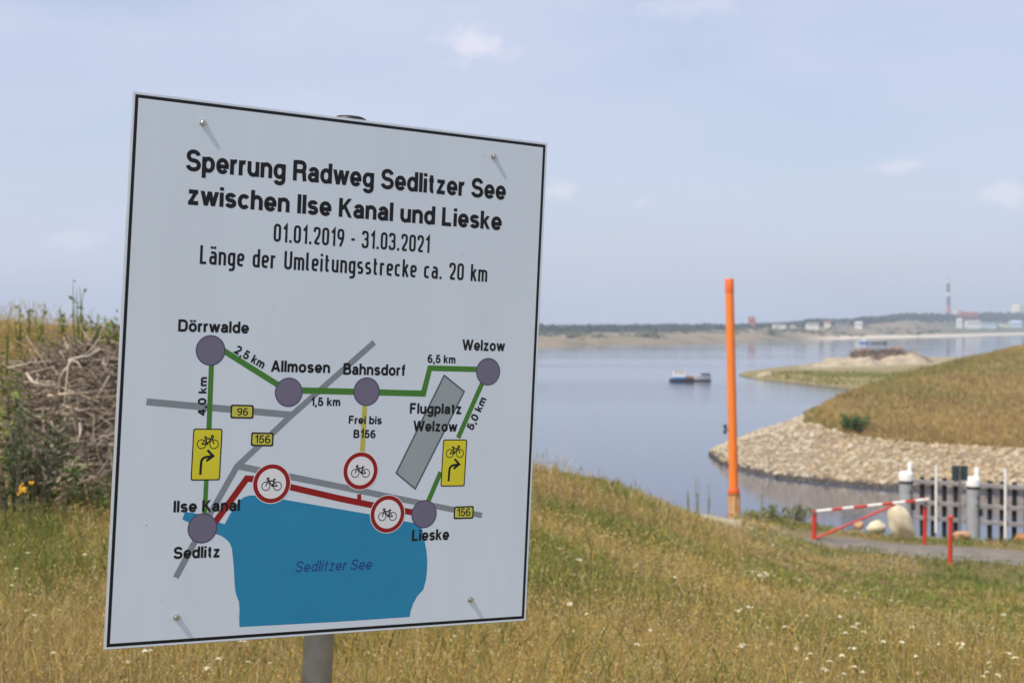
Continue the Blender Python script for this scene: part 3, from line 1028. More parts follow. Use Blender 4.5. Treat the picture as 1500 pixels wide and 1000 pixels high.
text('heading_lettering', 'Sperrung Radweg Sedlitzer See', (272, 249.7), (740.5, 293), 29.3)
text('heading_lettering', 'zwischen Ilse Kanal und Lieske', (274, 299), (734.5, 337.3), 27.6)
narrow('date_lettering', '01.01.2019 - 31.03.2021', (400.5, 353.8), (629, 370.5), 25.8)
narrow('length_lettering', 'Länge der Umleitungsstrecke ca. 20 km', (292.5, 386.5), (713.2, 413), 26.2, space=3.1)
for body, p0, p1, cap in (
        ('Dörrwalde', (260.7, 485), (364.5, 488.2), 17), ('Allmosen', (396.7, 544.2), (483.3, 546.2), 16.6), ('Bahnsdorf', (502.5, 548.3), (594, 550.2), 16.4),
        ('Welzow', (677, 512.8), (739.3, 514.2), 15.8), ('Flugplatz', (600, 605.5), (676, 606.2), 15.2), ('Welzow', (605, 631.2), (669.3, 632), 15.3),
        ('Ilse Kanal', (253.7, 750), (351.3, 747.6), 16.8), ('Sedlitz', (253.7, 818), (322, 815.6), 17), ('Lieske', (603, 791.8), (657.6, 790), 16.2)):
    text('place_name', body, p0, p1, cap)
for body, p0, p1, cap in (
        ('2,5 km', (342.3, 516), (384.5, 540.3), 12.6), ('4,0 km', (301.0, 609.3), (303.2, 551.8), 11.6), ('1,5 km', (454.5, 594.2), (498.2, 594.4), 12.3),
        ('6,5 km', (626, 531), (667, 532.2), 11.8), ('5,0 km', (692.2, 631), (712.8, 584.3), 10.4)):
    text('distance_lettering', body, p0, p1, cap)
text('note_lettering', 'Frei bis', (510.5, 620.3), (559, 621), 11.7)
text('note_lettering', 'B156', (517.4, 641), (550, 641.3), 11.8)
text('lake_lettering', 'Sedlitzer See', (431.5, 838), (543.2, 833.6), 16.4, weight=.95, ink_=I_navy, slant=.22, gap=1.0)
for quad, body, p0, p1, cap in (
        ([(338, 592.2), (371.7, 592.9), (371.2, 613), (337.2, 612.4)], '96', (347, 608.1), (363.2, 608.5), 11.2),
        ([(368, 632.7), (401, 633.5), (400.2, 653.5), (367.2, 653)], '156', (372.2, 648.4), (395.8, 649.2), 11.8),
        ([(665.2, 741.5), (694, 740.3), (693.5, 759), (664.2, 760)], '156', (668.6, 756), (689, 755.3), 11.8)):
    q = ppx(*quad)
    mb = MB(); flat(mb, arcfillet(q, .004, True, 4), 10); o = mb.build('road_number_plate', I_black, panel)
    mb = MB(); flat(mb, arcfillet(inset(q, .0030), .003, True, 4), 11); mb.build('fill', I_plate, o)
    text('number_lettering', body, p0, p1, cap, weight=1.05, k=12, parent=o)

# flecks of dirt on the sheet
I_dirt = ink('dried_dirt', (.30, .29, .26)); I_pale = ink('dried_splash', (.82, .83, .84))
for px, py, r_, m_ in ((218, 199, .0016, I_pale), (348, 442, .0013, I_pale), (215, 769, .0016, I_dirt), (678, 373, .0012, I_dirt), (662, 421, .0013, I_pale), (708, 228, .0012, I_dirt), (400, 452, .0009, I_dirt), (742, 640, .0010, I_dirt), (236, 880, .0011, I_dirt)):
    mb = MB(); flat(mb, disc(P(px, py), r_, 9, r_ * .7), 3); mb.build('dirt_fleck', m_, panel)
# screws, post, cap, clamps
M_screw = mat('screw_zinc', (.55, .54, .50), 0.35, 0.8, scale=60)
for (px, py) in ((297, 180), (723, 229), (258.6, 903.2), (689, 877.5)):
    c = P(px, py)
    mb = MB()
    a = Vector(L3(c, -0.0002)); nv = Vector((0, -1, 0))
    mb.tube([a, a + nv * .0015], .0062, 16)
    mb.tube([a + nv * .0015, a + nv * 0.0044, a + nv * .0054], [.0050, .0050, .0036], 6, smooth=False)
    mb.build('screw', M_screw, sign)
    mb = MB()
    mb.box(Vector(L3(c, TH + .0075)), (.05, .014, .03), bev=.002)
    mb.build('clamp', M_galv, sign)
mb = MB()
topuv = p_bot + ax * (P(513, 175.5, POST_OFF)[1] - p_bot[1])
gr_uv = np.array([ru, rv]) - ax * 0.35
mb.tube([L3(gr_uv, POST_OFF), L3(topuv, POST_OFF)], .0301, 28)
mb.build('post', M_galv, sign)
mb = MB()
d3 = (Vector(L3(topuv, POST_OFF)) - Vector(L3(gr_uv, POST_OFF))).normalized()
tp = Vector(L3(topuv, POST_OFF))
mb.tube([tp - d3 * .012, tp + d3 * .0015, tp + d3 * .005], [.0322, .0322, .026], 28)
mb.build('post_cap', M_dark, sign)
# two rails across the back of the board
for py in (204, 890):
    vmid = P(480, py)[1]
    mb = MB()
    mb.box(Vector(L3(np.array([0.0, vmid]), TH + .008)), (.80, .012, .028), bev=.002)
    mb.build('back_rail', M_galv, sign)

# ================================================================== GRASS
M_blade = mat('grass_blades', (1, 1, 1), 0.8, attr='Col', transl=0.42, spec=0.15)


def blades(n_, x, y, z, h, w, lean, colb, colt, prof=((0, 1), (.4, .9), (.75, .6), (1, .08)), az=None):
    """returns verts, quads, cols for n_ bent blades"""
    az = rng.uniform(0, 2 * np.pi, n_) if az is None else az
    face = rng.uniform(0, np.pi, n_)
    K = len(prof)
    V_ = np.zeros((n_, K, 2, 3)); C_ = np.zeros((n_, K, 2, 3))
    for k, (t_, wm) in enumerate(prof):
        px = x + np.cos(az) * lean * h * t_ ** 2; py = y + np.sin(az) * lean * h * t_ ** 2
        pz = z - .02 + h * t_ * np.sqrt(np.maximum(1 - (lean * t_) ** 2 * .6, .15))
        hw = w * wm / 2
        for s_, sg in ((0, -1), (1, 1)):
            V_[:, k, s_, 0] = px + sg * np.cos(face) * hw
            V_[:, k, s_, 1] = py + sg * np.sin(face) * hw
            V_[:, k, s_, 2] = pz
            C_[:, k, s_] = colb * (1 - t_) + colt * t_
    base = (np.arange(n_) * K * 2)[:, None]
    q = []
    for k in range(K - 1):
        q.append(base + np.array([[2 * k, 2 * k + 1, 2 * k + 3, 2 * k + 2]]))
    return V_.reshape(-1, 3), np.concatenate(q), C_.reshape(-1, 3)


def cat(parts):
    vs, qs, cs, o = [], [], [], 0
    for v, q, c in parts:
        vs.append(v); qs.append(q + o); cs.append(c); o += len(v)
    return np.concatenate(vs), np.concatenate(qs), np.concatenate(cs)


def meadow_pts(n_, u0, u1, d0, d1):
    u = rng.uniform(u0, u1, n_)
    d = d0 * (d1 / d0) ** rng.uniform(0, 1, n_)
    x = (u - 750) / F * d
    keep = (road_dist(x, d) > 1.2 + .6 * rng.random(n_)) & (rng.random(n_) > sandiness(x, d) * 1.15)
    z = ground_z(x, d)
    keep &= z > .3
    return u[keep], x[keep], d[keep], z[keep]


DRY = np.array([.50, .37, .14]); GOLD = np.array([.58, .405, .115]); PALE = np.array([.58, .48, .25]); BROWN = np.array([.27, .175, .075])
GREEN = np.array([.225, .275, .06]); DKGREEN = np.array([.12, .14, .033]); OLIVE = np.array([.37, .32, .085])


def greenness(u, x, y):
    g = fbm(x * .45, y * .28, 51) * .9 + fbm(x * 1.6, y * 1.2, 52) * .35 - .62
    g = g * 3.8 + .18
    g = g + .75 * np.clip((250 - u) / 200, 0, 1) * np.clip((13.5 - y) / 3, 0, 1) * np.clip((y - 8) / 2, 0, 1)      # lusher by the heap
    g = g + .65 * np.clip((u - 1220) / 200, 0, 1) * np.clip((y - 22) / 6, 0, 1)                                        # below the track
    g = g + .3 * np.clip((u - 1050) / 100, 0, 1) * np.clip((y - 30) / 10, 0, 1)
    return np.clip(g, 0, 1)


parts = []
# basal layer
u, x, y, z = meadow_pts(430000, -200, 1800, 5.2, 62)
n_ = len(u); g = greenness(u, x, y)[:, None]; r1 = rng.random((n_, 1)); r2 = rng.random((n_, 1))
isg = (rng.random((n_, 1)) < g * .85 + .08)
cg = GREEN * (1 - r1) + np.where(r2 < .35, DKGREEN, OLIVE) * r1
p1_ = np.clip((fbm(x * .42 + 9, y * .30, 64) - .36) * 3.2, 0, 1)[:, None]; p2_ = np.clip((fbm(x * .5, y * .33 + 5, 65) - .42) * 3.6, 0, 1)[:, None]
cd = DRY * (1 - p1_) + GOLD * p1_
cd = cd * (1 - .75 * p2_) + np.where(r2 < .5, BROWN, np.array([.27, .19, .12])) * .75 * p2_
cd = np.where(r2 > .86, PALE, cd) * (.75 + .5 * r1)
c = np.where(isg, cg, cd)
h = rng.uniform(.06, .21, n_) * (.6 + .7 * fbm(x * .7, y * .7, 61)) * np.interp(y, [15, 35], [1, .7])
w = np.maximum(.0028, y * .00036) * rng.uniform(.6, 1.4, n_)
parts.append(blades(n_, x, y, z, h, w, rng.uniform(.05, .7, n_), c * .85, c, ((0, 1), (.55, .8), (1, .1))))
# tall dry stalks with seed heads
u, x, y, z = meadow_pts(165000, -200, 1800, 5.2, 60)
g = greenness(u, x, y)
k = rng.random(len(u)) < (1.0 - .8 * g) * np.clip((fbm(x * .35, y * .3, 62) - .3) * 2.2, .08, 1)
u, x, y, z = u[k], x[k], y[k], z[k]; n_ = len(u); r1 = rng.random((n_, 1)); r2 = rng.random((n_, 1))
reddish = np.clip((fbm(x * .3, y * .25, 63) - .45) * 4, 0, 1)[:, None]
ct = (DRY * (1 - r1) + PALE * r1); ct = np.where(r2 < .5 * reddish + .06, np.array([.33, .19, .09]), np.where(r2 < .6, GOLD, np.where(r2 > .955, np.array([.60, .55, .32]), ct))) * (.78 + .22 * r1)
h = np.where(rng.random(n_) < .15, rng.uniform(.25, .42, n_), rng.uniform(.10, .27, n_)) * (.7 + .6 * fbm(x * .9, y * .7, 66)) * np.interp(y, [15, 32], [1, .6]) * np.where((u < 1090) & (y > 18), 1.7, 1.0)
w = np.maximum(.0020, y * .00025) * rng.uniform(.8, 1.3, n_)
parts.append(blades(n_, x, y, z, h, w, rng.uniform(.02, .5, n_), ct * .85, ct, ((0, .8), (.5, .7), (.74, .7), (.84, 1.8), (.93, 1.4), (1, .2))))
# leafy green clumps
nc = 4200
cu_, cx, cy, cz = meadow_pts(nc, -120, 1640, 5.4, 50)
gk = greenness(cu_, cx, cy); kk = rng.random(len(cu_)) < gk * .95 + .05
cx, cy = cx[kk], cy[kk]
m_ = 24
x = (cx[:, None] + rng.normal(0, .16, (len(cx), m_)) * (1 + cy[:, None] * .02)).ravel(); y = (cy[:, None] + rng.normal(0, .16, (len(cx), m_))).ravel()
z = ground_z(x, y); n_ = len(x); r1 = rng.random((n_, 1))
c = (DKGREEN * (1 - r1) + GREEN * r1) * (.8 + .5 * rng.random((n_, 1)))
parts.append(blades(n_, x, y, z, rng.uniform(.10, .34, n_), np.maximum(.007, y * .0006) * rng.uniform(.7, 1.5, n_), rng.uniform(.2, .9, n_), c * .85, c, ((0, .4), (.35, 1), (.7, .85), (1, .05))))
# fine seed specks and herb heads between the blades
u, x, y, z = meadow_pts(290000, -200, 1800, 5.2, 60)
n_ = len(u); g = greenness(u, x, y)[:, None]; r1 = rng.random((n_, 1)); r2 = rng.random((n_, 1))
reddish = np.clip((fbm(x * .3, y * .25, 63) - .42) * 4, 0, 1)[:, None]
c = np.where(r2 < .12, np.array([.66, .60, .36]), np.where(r2 < .34, BROWN * .8, np.where(r2 < .55, PALE, GOLD)))
c = np.where(r2 > 1 - .4 * reddish, np.array([.36, .20, .10]), c); c = np.where(rng.random((n_, 1)) < g * .75, GREEN * (.6 + .7 * r1), c)
hz0 = rng.uniform(.05, .27, n_) * np.interp(y, [15, 32], [1, .65])
sz = np.maximum(.006, y * .0008) * rng.uniform(.6, 1.5, n_)
parts.append(blades(n_, x, y, z + hz0, sz * 1.3, sz, rng.uniform(.1, .9, n_), c, c, ((0, .5), (.5, 1), (1, .3))))
V_, Q_, C_ = cat(parts)
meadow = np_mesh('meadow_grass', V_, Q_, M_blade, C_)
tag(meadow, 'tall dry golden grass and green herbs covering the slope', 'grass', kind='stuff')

# tufts on the headland and the spit
parts = []
n_ = 60000
u = rng.uniform(1178, 1640, n_); d = rng.uniform(107, 215, n_); x = (u - 750) / F * d
pr = head_par(u); ok = (d > pr[1] + .3) & (d < pr[3] + 8); u, x, d = u[ok], x[ok], d[ok]
z = head_z(x, d) + (fbm(x * .25, d * .25, 12) - .5) * .5; n_ = len(u); r1 = rng.random((n_, 1))
g = np.clip((fbm(x * .1, d * .07, 9) - .45) * 4, 0, 1)[:, None]
c = np.where(rng.random((n_, 1)) < g * .6, GREEN * .45 + OLIVE * .4, (DRY * .4 + BROWN * .45 + GOLD * .15) * (.65 + .6 * r1) * (.75 + .6 * fbm(x * .3, d * .12, 15)[:, None]))
parts.append(blades(n_, x, d, z, rng.uniform(.2, .6, n_) * (.5 + 1.1 * fbm(x * .5, d * .3, 16)), rng.uniform(.05, .13, n_), rng.uniform(.05, .7, n_), c * .9, c))
V_, Q_, C_ = cat(parts)
tag(np_mesh('headland_grass', V_, Q_, M_blade, C_), 'dry brown grass on the headland beyond the canal', 'grass', kind='stuff')
n_ = 9000
u = rng.uniform(1085, 1420, n_); d = rng.uniform(240, 330, n_); x = (u - 750) / F * d
dd0 = np.interp(u, _su, _sv[:, 0]); zz = np.interp(u, _su, _sv[:, 2]) * np.clip((d - dd0) / 14, -1, 1)
ok = (d > dd0 + 3) & (d < dd0 + 42) ; u, x, d, zz = u[ok], x[ok], d[ok], zz[ok]; n_ = len(u); r1 = rng.random((n_, 1))
c = np.where(rng.random((n_, 1)) < .4, GREEN * .8, OLIVE * .8) * (.7 + .6 * r1)
V_, Q_, C_ = blades(n_, x, d, zz - .2, rng.uniform(.3, .9, n_), rng.uniform(.15, .5, n_), rng.uniform(.1, .7, n_), c * .9, c)
tag(np_mesh('spit_grass', V_, Q_, M_blade, C_), 'low green growth along the edge of the spit', 'grass', kind='stuff')

# ------------------------------------------------------------------ white and yellow flowers
M_petal = mat('petal_white', (.72, .68, .48), 0.7, vary=.08, transl=.25)
M_petaly = mat('petal_yellow', (.75, .40, .02), 0.7, vary=.05, transl=.2)
M_stem = mat('stem_green', (.16, .18, .05), 0.8)


def flower_meshes(seed, h, r, petal):
    rr = random.Random(seed)
    s = MB(); top = Vector((rr.uniform(-.05, .05), rr.uniform(-.05, .05), h))
    s.tube([(0, 0, -.03), top * .5 + Vector((.01, 0, 0)), top], [.003, .0025, .002], 5)
    p = MB()
    for i in range(16):
        a = rr.uniform(0, 6.28); q = r * math.sqrt(rr.random())
        c = top + Vector((math.cos(a) * q, math.sin(a) * q, .002 + .006 * (1 - (q / r) ** 2)))
        k = rr.uniform(.25, .4) * r
        nrm = Vector((math.cos(a) * q / r * .5, math.sin(a) * q / r * .5, 1.6)).normalized()
        e1 = nrm.orthogonal().normalized(); e2 = nrm.cross(e1)
        ring = [c + (e1 * math.cos(t_) + e2 * math.sin(t_)) * k * (1 if j % 2 else .7) for j, t_ in enumerate(np.linspace(0, 2 * math.pi, 10, endpoint=False))]
        p.add(ring + [c + nrm * k * .35], [(j, (j + 1) % 10, 10) for j in range(10)])
    return s, p


protos = []
for i, (h, r) in enumerate(((.36, .036), (.44, .030), (.30, .026))):
    s, p = flower_meshes(i, h, r, 0)
    o = empty('white_wildflower', (0, 0, -50)); ch = [s.build('stem', M_stem, o), p.build('flower_head', M_petal, o)]
    protos.append((o, ch, [False]))
GRP = 'white umbel flowers dotted through the meadow'
fl = []
fpx = [(20, 905), (22, 885), (66, 972), (14, 895), (40, 890), (170, 970), (300, 985), (312, 990), (215, 966), (175, 995), (255, 990), (360, 955), (333, 965), (838, 902), (862, 914), (953, 916), (938, 932), (1088, 902), (1128, 900), (1143, 919), (852, 705), (875, 719), (852, 730), (1236, 840), (1242, 858), (1193, 857), (1293, 865), (1260, 870), (1257, 877), (1406, 888), (1455, 908), (1485, 920), (1206, 946), (1240, 957), (1237, 972), (1190, 963), (1205, 965), (1155, 990), (1315, 977), (1336, 988)]
for (px, py) in fpx:
    # distance at which the ground (plus flower height) is met along this ray
    ds = np.linspace(5.5, 55, 1200); v = raydir(px, py)
    zr = CAMZ + v[2] / v[1] * ds; xr = v[0] / v[1] * ds
    below = np.nonzero(zr < ground_z(xr, ds) + .30)[0]
    if len(below): fl.append((xr[below[0]], ds[below[0]]))
fr = np.random.default_rng(5)
while len(fl) < 150:
    uu = fr.uniform(-40, 1540); dd = 6.5 * (30 / 6.5) ** fr.random(); xx = (uu - 750) / F * dd
    dens = fbm(np.array([xx * .5]), np.array([dd * .4]), 91)[0]
    if 780 < uu < 1080: dens *= .75
    if dens > fr.uniform(.42, .75): fl.append((xx, dd))
for i, (xx, dd) in enumerate(fl):
    o, ch, used = protos[int(fr.integers(0, 3))]
    if used[0]:
        src = o; o = src.copy(); COL.objects.link(o)
        for c_ in ch:
            c2 = c_.copy(); COL.objects.link(c2); c2.parent = o
    used[0] = True
    o.location = (float(xx), float(dd), float(ground_z(xx, dd)))
    o.rotation_euler = (fr.uniform(-.15, .15), fr.uniform(-.15, .15), fr.uniform(0, 6.28))
    sc = fr.uniform(.22, .52) * (1 + .02 * dd)
    o.scale = (sc, sc, fr.uniform(.7, 1.05) * (1 if dd < 15 else .75))
    tag(o, 'small white umbel wildflower standing in the dry meadow grass', 'flower', GRP)

# ------------------------------------------------------------------ leafy plants
M_leaf = mat('leaf', (1, 1, 1), 0.6, attr='Col', transl=.3, spec=.35)
M_wood = mat('grey_wood', (.26, .21, .16), 0.9, color2=(.14, .11, .08), scale=12, bump=.4, bscale=50)


def leaves(cen, size, colA, colB, seed, up=.3):
    """pointed leaves, one per centre"""
    rr = np.random.default_rng(seed); n_ = len(cen)
    a = rr.uniform(0, 2 * np.pi, n_); el = rr.uniform(-.5, .9, n_)
    d_ = np.c_[np.cos(a) * np.cos(el), np.sin(a) * np.cos(el), np.sin(el)]
    s_ = np.cross(d_, rr.normal(size=(n_, 3))); s_ /= np.linalg.norm(s_, axis=1)[:, None]
    sz = (size * rr.uniform(.6, 1.3, n_))[:, None]
    n3 = np.cross(d_, s_)
    v = np.stack([cen, cen + d_ * sz * .45 + s_ * sz * .26 + n3 * sz * .05, cen + d_ * sz, cen + d_ * sz * .45 - s_ * sz * .26 + n3 * sz * .05], 1)
    t_ = rr.random((n_, 1)); c = colA * (1 - t_) + colB * t_
    return v.reshape(-1, 3), np.arange(n_ * 4).reshape(-1, 4), np.repeat(c, 4, 0)


def bush(name, base, w, h, nst, nlf, lsz, colA, colB, label, cat_, seed, group=None, stemcol=None, spread=.8):
    rr = random.Random(seed); r2 = np.random.default_rng(seed)
    o = empty(name, base, 0, label, cat_, group)
    s = MB(); cs = []
    for i in range(nst):
        a = rr.uniform(0, 6.28); q = rr.uniform(.1, 1) * w * .5
        tip = Vector((math.cos(a) * q, math.sin(a) * q, h * rr.uniform(.55, 1.0)))
        b0 = Vector((math.cos(a) * q * .25, math.sin(a) * q * .25, -.05))
        mid = (b0 + tip) / 2 + Vector((rr.uniform(-.1, .1) * w, rr.uniform(-.1, .1) * w, .05 * h))
        pts = [b0, mid, tip]
        s.tube(pts, [.012 * h + .004, .007 * h + .003, .003], 5)
        for j in range(nlf // nst):
            t_ = rr.uniform(.2, 1.03)
            p_ = b0.lerp(mid, t_ * 2) if t_ < .5 else mid.lerp(tip, t_ * 2 - 1)
            cs.append(np.array(p_) + r2.normal(0, .055 * w * spread, 3))
    s.build('stem', stemcol or M_wood, o)
    v, q, c = leaves(np.array(cs), lsz, np.array(colA), np.array(colB), seed)
    np_mesh('foliage', v, q, M_leaf, c, parent=o)
    return o


LG = (.13, .19, .04); MG = (.08, .13, .03); DG_ = (.045, .07, .02); YG = (.24, .26, .05)
bush('leafy_sapling', gpt(158, 17.5) - np.array([0, 0, .05]), .85, .72, 9, 420, .08, LG, YG, 'leafy green sapling on the bank top beside the sign', 'sapling', 11)
bush('dark_shrub', gpt(30, 11.9), .95, 1.1, 26, 1700, .05, (.10, .13, .045), DG_, 'dark green shrub at the left end of the brushwood heap', 'shrub', 12)
bush('yellow_green_shrub', gpt(12, 12.9), .5, 1.2, 8, 260, .075, YG, LG, 'bright yellow green shrub standing behind the dark shrub', 'shrub', 13)
bush('low_green_shrub', gpt(1138, 50.5), 1.7, .55, 12, 420, .12, OLIVE * .6, LG, 'low rounded green shrub between the orange pole and the barrier', 'shrub', 14)
bush('low_green_shrub', gpt(1168, 52.0), 1.2, .72, 12, 360, .12, OLIVE * .6, MG, 'taller green shrub just left of the red barrier', 'shrub', 15)
bush('low_green_shrub', gpt(1105, 50.0), 1.3, .42, 10, 220, .12, OLIVE * .7, YG, 'pale green shrub right beside the orange pole foot', 'shrub', 16)
hx = (1253 - 750) / F * 117.5
bush('round_shrub', np.array([hx, 117.5, float(head_z(np.array([hx]), np.array([117.5]))[0]) - .1]), 2.4, 1.4, 40, 2200, .22, LG, MG, 'single dark round bush on the headland grass', 'shrub', 17)
rs = random.Random(4)
wl = [(8, 16, 1.0), (30, 17.5, .95), (62, 18, .8), (86, 18.5, .95), (112, 18, 1.2), (120, 17.4, 1.25), (140, 17.8, .9), (45, 18.6, .7), (98, 17.2, .75), (172, 17.6, .9)]
for i, (px, d, h) in enumerate(wl):
    bush('tall_weed', gpt(px, d), .2, h * .85, 3, 34, .065, LG, YG, 'thin upright green weed on the skyline of the left bank', 'weed', 40 + i, 'tall weeds along the top of the left bank', M_stem, .5)
wl2 = [(1008, 47, 1.25), (1022, 47.5, 1.45), (1038, 48.5, 1.1), (1118, 53, 1.0)]
for i, (px, d, h) in enumerate(wl2):
    bush('tall_weed', gpt(px, d), 0.22, h, 3, 22, .09, PALE * .6, OLIVE * .7, 'thin dry weed stalk in front of the water by the orange pole', 'weed', 60 + i, 'weed stalks around the orange pole', M_stem, .5)
for i, (px, d, h) in enumerate(((70, 12.2, .34), (112, 12.3, .42), (150, 12.2, .38), (95, 12.8, .5))):
    bush('green_weed', gpt(px, d), .34, h, 6, 70, .07, LG, MG, 'low green weed growing against the foot of the brushwood heap', 'weed', 80 + i, 'green weeds along the foot of the brushwood heap', M_stem, .7)
# yellow flowering plant
yb = gpt(42, 10.6)
yf = empty('yellow_wildflower', yb, 0, 'plant with orange yellow flower heads in front of the brushwood heap', 'flower')
s = MB(); rr = random.Random(3)
for i in range(4):
    tip = Vector((rr.uniform(-.09, .09), rr.uniform(-.08, .08), rr.uniform(.42, .60)))
    s.tube([(0, 0, -.03), tip * .55 + Vector((rr.uniform(-.03, .03), 0, 0)), tip], [.005, .004, .003], 5)
    p = MB()
    for j in range(6):
        c = tip + Vector((rr.gauss(0, .010), rr.gauss(0, .010), rr.gauss(0, .012)))
        ring = [c + Vector((math.cos(t_) * .012, math.sin(t_) * .012, rr.uniform(-.004, .004))) for t_ in np.linspace(0, 2 * math.pi, 8, endpoint=False)]
        p.add(ring + [c + Vector((0, 0, .012))], [(j2, (j2 + 1) % 8, 8) for j2 in range(8)])
    p.build('flower_head', M_petaly, yf)
s.build('stem', M_stem, yf)

# ------------------------------------------------------------------ brushwood heap
M_twig = mat('dead_twigs', (1, 1, 1), 0.9, attr='Col')
M_pale = mat('bleached_branch', (.46, .40, .32), 0.85, color2=(.30, .25, .19), scale=10, bump=.4, bscale=50)


def heap_h(x, y):
    """brushwood surface height above the ground"""
    u = 750 + F * x / y
    s_ = np.interp(u, [10, 45, 75, 130, 330, 460, 520], [0, .25, .55, .68, .62, .35, 0])
    f = np.clip((y - 12.4) / 1.5, 0, 1) ** .7 * np.clip((17.4 - y) / 1.8, 0, 1) ** .6
    return s_ * f * (.82 + .36 * fbm(x * 1.3, y * 1.3, 70))


bx = np.linspace(-6.2, -1.0, 70); by = np.linspace(12.2, 17.6, 60)
BX, BY = np.meshgrid(bx, by)
BZ = ground_z(BX, BY) + heap_h(BX, BY) - .16
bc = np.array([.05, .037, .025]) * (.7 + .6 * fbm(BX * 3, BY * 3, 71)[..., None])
brush = empty('brushwood_heap', (-3.8, 14.5, float(ground_z(-3.8, 14.5))), 0, 'grey brown mass of twigs and roots of the brushwood heap behind the sign', 'brushwood')
tag(brush, kind='stuff')
loc = np.array(brush.location)


def tubes(P0, P1, P2, r0, r1, col, seg=5):
    n_ = len(P0); V_ = np.zeros((n_, 3, seg, 3))
    for k, (p_, rr_2) in enumerate(((P0, r0), (P1, (r0 + r1) / 2), (P2, r1))):
        t_ = P2 - P0; t_ = t_ / np.linalg.norm(t_, axis=1)[:, None]
        e1 = np.cross(t_, np.array([.3, .2, .9])); e1 /= np.linalg.norm(e1, axis=1)[:, None] + 1e-9
        e2 = np.cross(t_, e1)
        for j in range(seg):
            a = 2 * np.pi * j / seg
            V_[:, k, j] = p_ + (e1 * np.cos(a) + e2 * np.sin(a)) * rr_2[:, None]
    b_ = (np.arange(n_) * 3 * seg)[:, None]; q = []
    for k in range(2):
        for j in range(seg):
            q.append(b_ + np.array([[k * seg + j, k * seg + (j + 1) % seg, (k + 1) * seg + (j + 1) % seg, (k + 1) * seg + j]]))
    return V_.reshape(-1, 3), np.concatenate(q), np.repeat(col, 3 * seg, 0)


n_ = 8500
x = rng.uniform(-6.1, -1.2, n_); y = rng.uniform(12.3, 16.6, n_)
hh = heap_h(x, y); ok = hh > .1; x, y, hh = x[ok], y[ok], hh[ok]; n_ = len(x)
mid = np.c_[x, y, ground_z(x, y) + hh * rng.uniform(.5, 1.0, n_) + .01]
a = rng.normal(0, 1.0, n_); el = rng.normal(0, .5, n_); ln2 = rng.uniform(.08, .55, n_) ** 1.3
dr = np.c_[np.cos(a) * np.cos(el), np.sin(a) * np.cos(el), np.sin(el)] * ln2[:, None]
r0 = rng.uniform(.002, .0095, n_) * (1 + (rng.random(n_) < .10) * 1.6)
tcol = np.array([.235, .185, .125]) * rng.uniform(.15, 1.35, (n_, 1)) + (rng.random((n_, 1)) < .22) * np.array([.36, .31, .24]) * rng.uniform(.4, 1, (n_, 1))
bend = rng.normal(0, .16, (n_, 3)) * ln2[:, None]
v, q, c = tubes(mid - dr, mid + bend, mid + dr, r0, r0 * .45, tcol)
np_mesh('twigs', v - loc, q, M_twig, c, True, brush)
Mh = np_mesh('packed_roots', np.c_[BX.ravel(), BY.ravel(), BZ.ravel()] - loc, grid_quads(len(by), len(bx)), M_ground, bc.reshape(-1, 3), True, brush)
BRG = 'bleached branches on the brushwood heap'
brs = [  # photo pixels of bent branches: points, distance, radius, label
    ([(80, 570), (92, 545), (106, 530), (140, 512)], 14.2, .035, 'forked pale branch rising at the upper left of the brushwood heap'),
    ([(57, 650), (95, 664), (120, 672)], 13.2, .020, 'short pale stick lying at mid height of the brushwood heap'),
    ([(90, 695), (120, 702), (150, 708), (164, 722)], 12.9, .024, 'pale stick low at the front of the brushwood heap with a drooping end'),
    ([(108, 618), (118, 650), (128, 690)], 13.0, .014, 'thin pale twig hanging steeply down the front of the brushwood heap'),
    ([(142, 525), (155, 540), (172, 578)], 14.0, .026, 'grey branch slanting down beside the sign edge'),
    ([(62, 605), (85, 606), (120, 604), (170, 600)], 13.8, .030, 'thick grey log lying level across the brushwood heap'),
    ([(120, 625), (140, 650), (148, 672)], 13.2, .017, 'curved pale twig in the middle of the brushwood heap'),
    ([(60, 730), (110, 722), (165, 732)], 12.8, .022, 'dark stick along the bottom of the brushwood heap'),
    ([(0, 534), (35, 533), (70, 530)], 14.6, .018, 'thin straight pole sticking out left over the brushwood heap'),
    ([(136, 470), (150, 490), (166, 510)], 15.2, .025, 'dark bare stub leaning on the skyline above the brushwood heap'),
    ([(135, 652), (150, 640), (168, 634)], 13.2, .015, 'short pale twig pointing right to the sign edge'),
    ([(30, 545), (52, 560), (80, 568)], 14.0, .02, 'weathered branch at the upper left shoulder of the brushwood heap'),
]
for i, (pp, d, r, lb) in enumerate(brs):
    pts = [Vector(W(px, py, d)) for px, py in pp]
    # let each end run back into the heap
    pts[0] += Vector((0, .25, -.03)); pts[-1] += Vector((0, .15, 0))
    mb = MB()
    sm = []
    for a_, b_ in zip(pts[:-1], pts[1:]):
        for t_ in (0, .33, .66): sm.append(a_.lerp(b_, t_) + Vector((random.gauss(0, .018), 0, random.gauss(0, .018))))
    sm.append(pts[-1])
    base = sm[0].copy()
    mb.tube([p_ - base for p_ in sm], [.85 * r * (1 - .55 * k / (len(sm) - 1)) for k in range(len(sm))], 8)
    for k in range(3):
        j = random.randrange(2, len(sm) - 1)
        tip = sm[j] + Vector((random.uniform(-.2, .2), random.uniform(-.15, .1), random.uniform(-.12, .22)))
        mb.tube([sm[j] - base, (sm[j] + tip) / 2 - base + Vector((.02, 0, .02)), tip - base], [r * .45, r * .3, r * .12], 6)
    o = mb.build('branch', M_wood if 'dark' in lb or 'grey' in lb else M_pale, None, base)
    tag(o, lb, 'branch', BRG)

